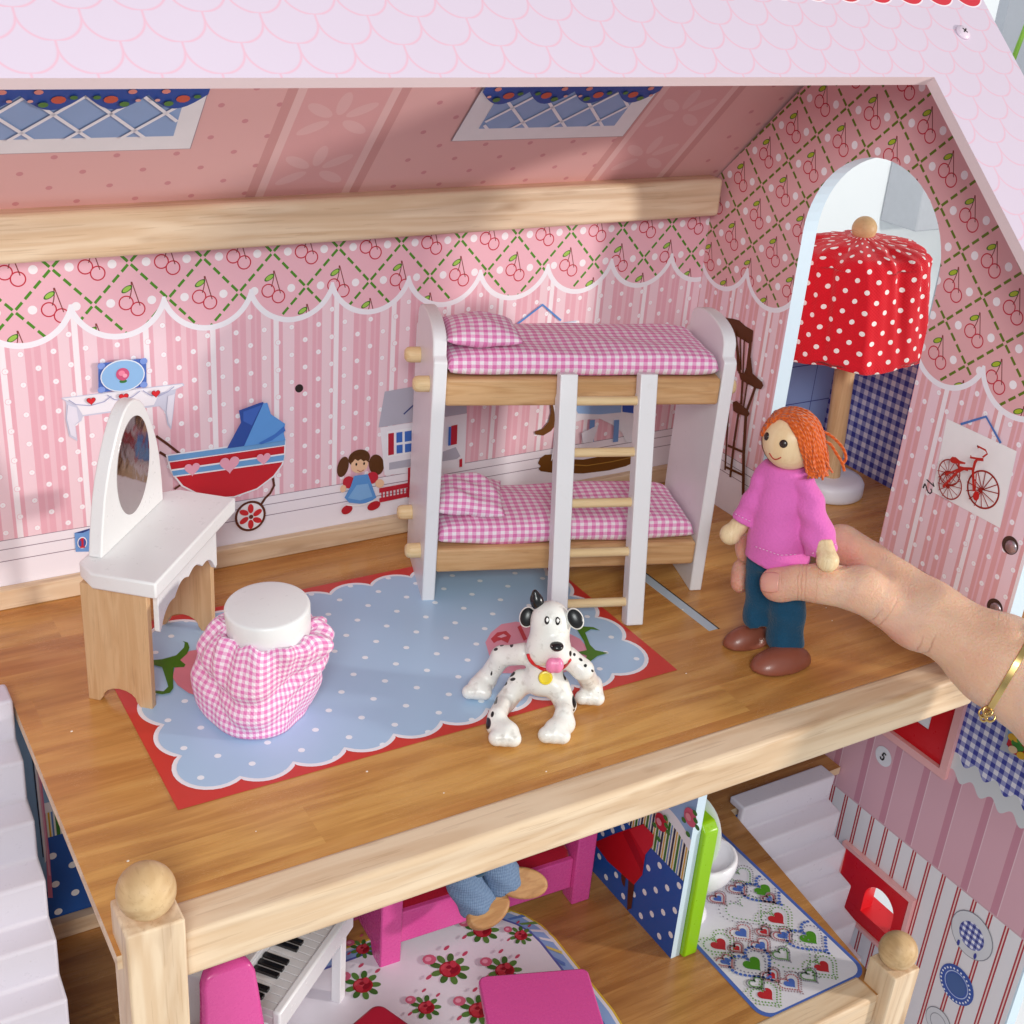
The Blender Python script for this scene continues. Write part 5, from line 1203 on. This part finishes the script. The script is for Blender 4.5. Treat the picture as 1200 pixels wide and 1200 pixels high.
c, g = surf(dogsdf, 650, 774); c = c+TC*.012-UC*.018; G_(nets(lambda p: smin(sph(p, c-RC*.013, (.023, .023, .033)), sph(p, c+RC*.012, (.023, .023, .033)), .008), c-.08, c+.08, .005, 'tongue', pk, None))
cr = []
for q in ((619.5, 766), (621, 771), (625, 776.5), (631, 781), (637, 784), (643, 785), (650, 785), (657, 783), (663, 779), (667, 773)): a, g = surf(dogsdf, *q); cr.append(a+g*.003)
G_(MB().tube(catm(cr, 5), .0075, 8).build('collar', flat('#cf2026', .35), None, True))
c, g = surf(dogsdf, 639, 793); c = c+g*.012; G_(MB().lathe([(0, -.006), (.026, -.006), (.029, 0), (.026, .007), (.020, .008), (.018, .005), (0, .005)], c, 28, 0, TC*.8+g*.4).build('name_tag', T('yellow_enamel').out('#e8d02c', .3, .5), None, True, angle=50))
# ------------------------------------------------------------------ lower rooms
pinkp = paint('pink_paint', '#dc539f', .26, .03); crim = cloth('crimson_cloth', '#a5102a', 6, .2)
sofa = thing('toy_sofa', 'pink wooden sofa with dark red seat cushion on the lower floor', 'sofa', (2.18, 1.5, ZL), -.045)
for x0 in (-.62, .505): MB().prism([(-.23, 0), (-.13, 0), (-.10, .07), (.10, .07), (.13, 0), (.23, 0), (.23, .62), (.15, .66), (-.17, .62), (-.23, .56)], lambda a, b, d: (d, a, b), x0, x0+.115).build('sofa_side', pinkp, sofa, bevel=.008)
MB().box(-.5045, .5045, -.20, -.165, .10, .30).build('sofa_front', pinkp, sofa, bevel=.006)
MB().box(-.5045, .5045, .17, .21, .06, .80).build('backrest', pinkp, sofa, bevel=.01)
o = cushion(-.50, .50, -.175, .165, .22, .38, wob(9, .004), .2, 40, 20, .4).build('seat_cushion', crim, sofa, True, weld=True)
# seated doll on the sofa: only the legs show below the rail
sd_ = thing('doll', 'seated doll in blue denim with bare wooden soles on the pink sofa', 'doll', (2.12, 1.34, ZL+.38))
jean = T('light_denim'); x, y, z = jean.xyz(); w1_ = ((x+z*.6)*330).sin()*((x-z*.6)*330).sin(); jn = jean.noise(jean.tc.outputs['Object'], 120, 2)
jean = jean.out(jean.mix(w1_*.2+jn*.8, '#5d7596', '#8fa5c4'), .85, .15, w1_+jn, .3, .004)
yl = on_y(1.12)
for (kx, ky), (ax_, ay_), kn in (((535, 1020), (560, 1058), 0), ((575, 1000), (592, 1035), 1)):
    a, b = on_y(1.17)(kx, ky), yl(ax_, ay_)
    rel(nets(lambda p, a=a, b=b: ccone(p, a, b, .085, .10)+.004*np.sin(p@np.array([40, 10, 60])), np.minimum(a, b)-.16, np.maximum(a, b)+.16, .011, 'trouser_leg', jean, None), sd_)
sole = wood('sole_wood', '#c99a68', '#a9764a', 0, 1.5, .5, .2)
for (px, py), ang, L_ in (((573, 1066), .40, .125), ((612, 1035), -.18, .135)):
    c = on_y(1.05)(px, py); nrm = np.array([-.25, -.72, .62]) if px > 600 else np.array([-.1, -.55, .80]); nrm /= np.linalg.norm(nrm)
    e1 = np.cross(upv, nrm); e1 = -e1 if e1[0] < 0 else e1; e1 /= np.linalg.norm(e1); e2 = np.cross(nrm, e1); e2 = e2 if e2[2] > 0 else -e2
    f1 = e1*math.cos(ang)+e2*math.sin(ang); f2 = e2*math.cos(ang)-e1*math.sin(ang)
    def shoe2(p, c=c, f1=f1, f2=f2, nrm=nrm, L_=L_): q = p-c; d = (np.sqrt(((q@f1)/L_)**2+((q@f2)/.078)**2+((q@nrm+.02)/.08)**2)-1)*.07; return np.maximum(d, q@nrm-.01)
    rel(nets(shoe2, c-.2, c+.2, .009, 'shoe', sole, None, None, 1), sd_)
mb = MB()
rel(nets(lambda p: smin(cone(p, (2.10, 1.42, ZL+.48), (2.10, 1.5, ZL+.75), .12, .11), cone(p, (2.10, 1.42, ZL+.48), on_y(1.17)(555, 1010), .09, .085), .04), (1.7, 1.0, ZL+.2), (2.5, 1.75, ZL+1.0), .02, 'torso', denim, None), sd_)
# piano
pia = thing('toy_piano', 'white toy piano with black and white keys beside the pink chair', 'piano', (.899, 1.268, ZL), .679)
pw = paint('piano_white', '#efeef2', .22, .02)
MB().prism([(-.36, .001), (.30, .001), (.30, .58), (-.36, .58)], lambda a, b, d: (a, d, b), -.09, .2).build('cabinet', pw, pia, bevel=.01)
MB().box(-.36, .30, -.30, -.0905, .455, .50).build('key_bed', pw, pia, bevel=.004)
MB().box(-.38, .32, -.335, -.295, .44, .56).build('key_slip', pw, pia, bevel=.01)
MB().box(-.36, .30, -.0895, -.04, .581, .60).build('music_panel', pw, pia, bevel=.006)
for x0 in (-.36, .24): MB().box(x0, x0+.055, -.31, -.26, .001, .439).build('leg', pw, pia, bevel=.004)
kw = T('key_white').out('#e9e8ea', .2)
n = 15
for i in range(n):
    x0 = -.355+.65*i/n; MB().box(x0+.0012, x0+.65/n-.0012, -.288, -.092, .501, .535).build('white_key', kw, pia, bevel=.002)
    if i % 7 in (0, 1, 3, 4, 5) and i < n-1: MB().box(x0+.65/n-.013, x0+.65/n+.013, -.215, -.092, .536, .552).build('black_key', blk, pia, bevel=.002)
# pink chair in front of the piano, only its rounded back shows
ch = thing('toy_chair', 'glossy pink chair with rounded backrest half hidden behind the left post', 'chair', (.56, .645, ZL), .0)
mo = [(-.155, .42), (.155, .42), (.116, .9), (.110, .98), (.092, 1.025), (.05, 1.04), (-.05, 1.04), (-.092, 1.025), (-.110, .98), (-.116, .9)]
MB().prism(mo, lambda a, b, d: (a, d+.06*((b-.42)/.6)**2-.12*(a/.17)**2*.4, b), -.03, .03).build('backrest', pinkp, ch, bevel=.02, seg=3)
MB().prism([(x_*.17, y_*.16) for x_, y_ in ((-1, -.8), (-.8, -1), (.8, -1), (1, -.8), (1, 1), (-1, 1))], lambda a, b, d: (a, b+.19, d), .38, .4195).build('seat', pinkp, ch, bevel=.008)
for x0 in (-.14, .11):
    for y0 in (.06, .29): MB().box(x0, x0+.03, y0, y0+.03, .001, .3795).build('leg', pinkp, ch)
# red seated chair
rc_ = thing('toy_chair', 'chair with dark red square seat in front of the floral rug', 'chair', (1.13, .44, ZL), .38)
def rsq(w, r, z0, z1):
    P = []
    for cx, cy, a in ((w-r, w-r, 0), (r-w, w-r, 90), (r-w, r-w, 180), (w-r, r-w, 270)): P += [(cx+r*math.cos(math.radians(a+t_)), cy+r*math.sin(math.radians(a+t_))) for t_ in range(0, 91, 15)]
    return MB().prism(P, lambda a, b, d: (a, b, d), z0, z1)
t = T('red_seat_paint'); rs = t.out(t.mix(t.noise(t.tc.outputs['Object'], 12, 4), '#9f1730', '#b01c36'), .38)
rsq(.20, .05, .46, .50).build('seat', rs, rc_, bevel=.012)
for x0 in (-.17, .14):
    for y0 in (-.17, .14): MB().box(x0, x0+.03, y0, y0+.03, .001, .4595).build('leg', rs, rc_)
# pink table
tb = thing('toy_table', 'square glossy pink tabletop between the red chair and the blue partition', 'table', (1.80, .225, ZL), -.36)
rsq(.25, .035, .56, .60).build('tabletop', pinkp, tb, bevel=.008)
for x0 in (-.21, .17):
    for y0 in (-.21, .17): MB().box(x0, x0+.04, y0, y0+.04, .001, .5595).build('leg', pinkp, tb)
# toilet
to = thing('toy_toilet', 'white toy toilet with lime green cistern against the blue partition', 'toilet', (2.988, .66, ZL))
lime = paint('lime_paint', '#8fc412', .3, .04)
MB().prism([(0, .002), (.44, .002), (.44, .80), (.40, .86), (.04, .86), (0, .82)], lambda a, b, d: (d, a, b), 0, .092).build('cistern', lime, to, bevel=.012, seg=3)
pwh = T('porcelain').out('#ecebf2', .18, .5)
MB().lathe([(0, 0), (.19, 0), (.205, .014), (.19, .034), (0, .036)], (.142, .25, .60), 40, 0, (1, 0, -.28)).build('lid', pwh, to, True, angle=60)
def bowl(p):
    q = p-np.array([2.99, .66, ZL]); d = (np.sqrt(((q[:, 0]-.27)/.19)**2+((q[:, 1]-.25)/.165)**2+((q[:, 2]-.36)/.17)**2)-1)*.15
    d = np.maximum(d, q[:, 2]-.40); d = np.maximum(d, -((np.sqrt(((q[:, 0]-.275)/.155)**2+((q[:, 1]-.25)/.132)**2+((q[:, 2]-.42)/.15)**2)-1)*.115))
    ped = cone(q, (.19, .25, .06), (.21, .25, .25), .10, .085); ped = smin(ped, sph(q, (.19, .25, .03), (.13, .12, .05)), .03); d = smin(d, ped, .03)
    return np.maximum(d, .003-q[:, 2])
rel(nets(bowl, (2.99, .35, ZL), (3.5, 1.2, ZL+.55), .0125, 'bowl', pwh, None), to)
# ------------------------------------------------------------------ beyond the house
pl_ = thing('plant', 'green plant stem standing beyond the roof at the top right', 'plant', (13.2, 9.6, -4.6))
a, b = on(1185, 76, (13.2, 9.6, 0), n0), on(1206, 20, (13.2, 9.6, 0), n0); d_ = (b-a)/np.linalg.norm(b-a)
rel(MB().tube([a, b, b+d_*1.2], [.035, .03, .02], 8).build('stem', flat('#7fae3c'), None, True), pl_)
vz = a-d_*.0
rel(MB().lathe([(0, 0), (.35, 0), (.42, .8), (.36, 2.), (.30, 2.02)], (a[0], a[1], -4.6), 24).build('pot', flat('#d8dadd'), None, True), pl_)
rel(MB().tube([(a[0], a[1], -2.7), (a[0], a[1], a[2]-1.), a], [.04, .038, .035], 8).build('stem', flat('#7fae3c'), None, True), pl_)
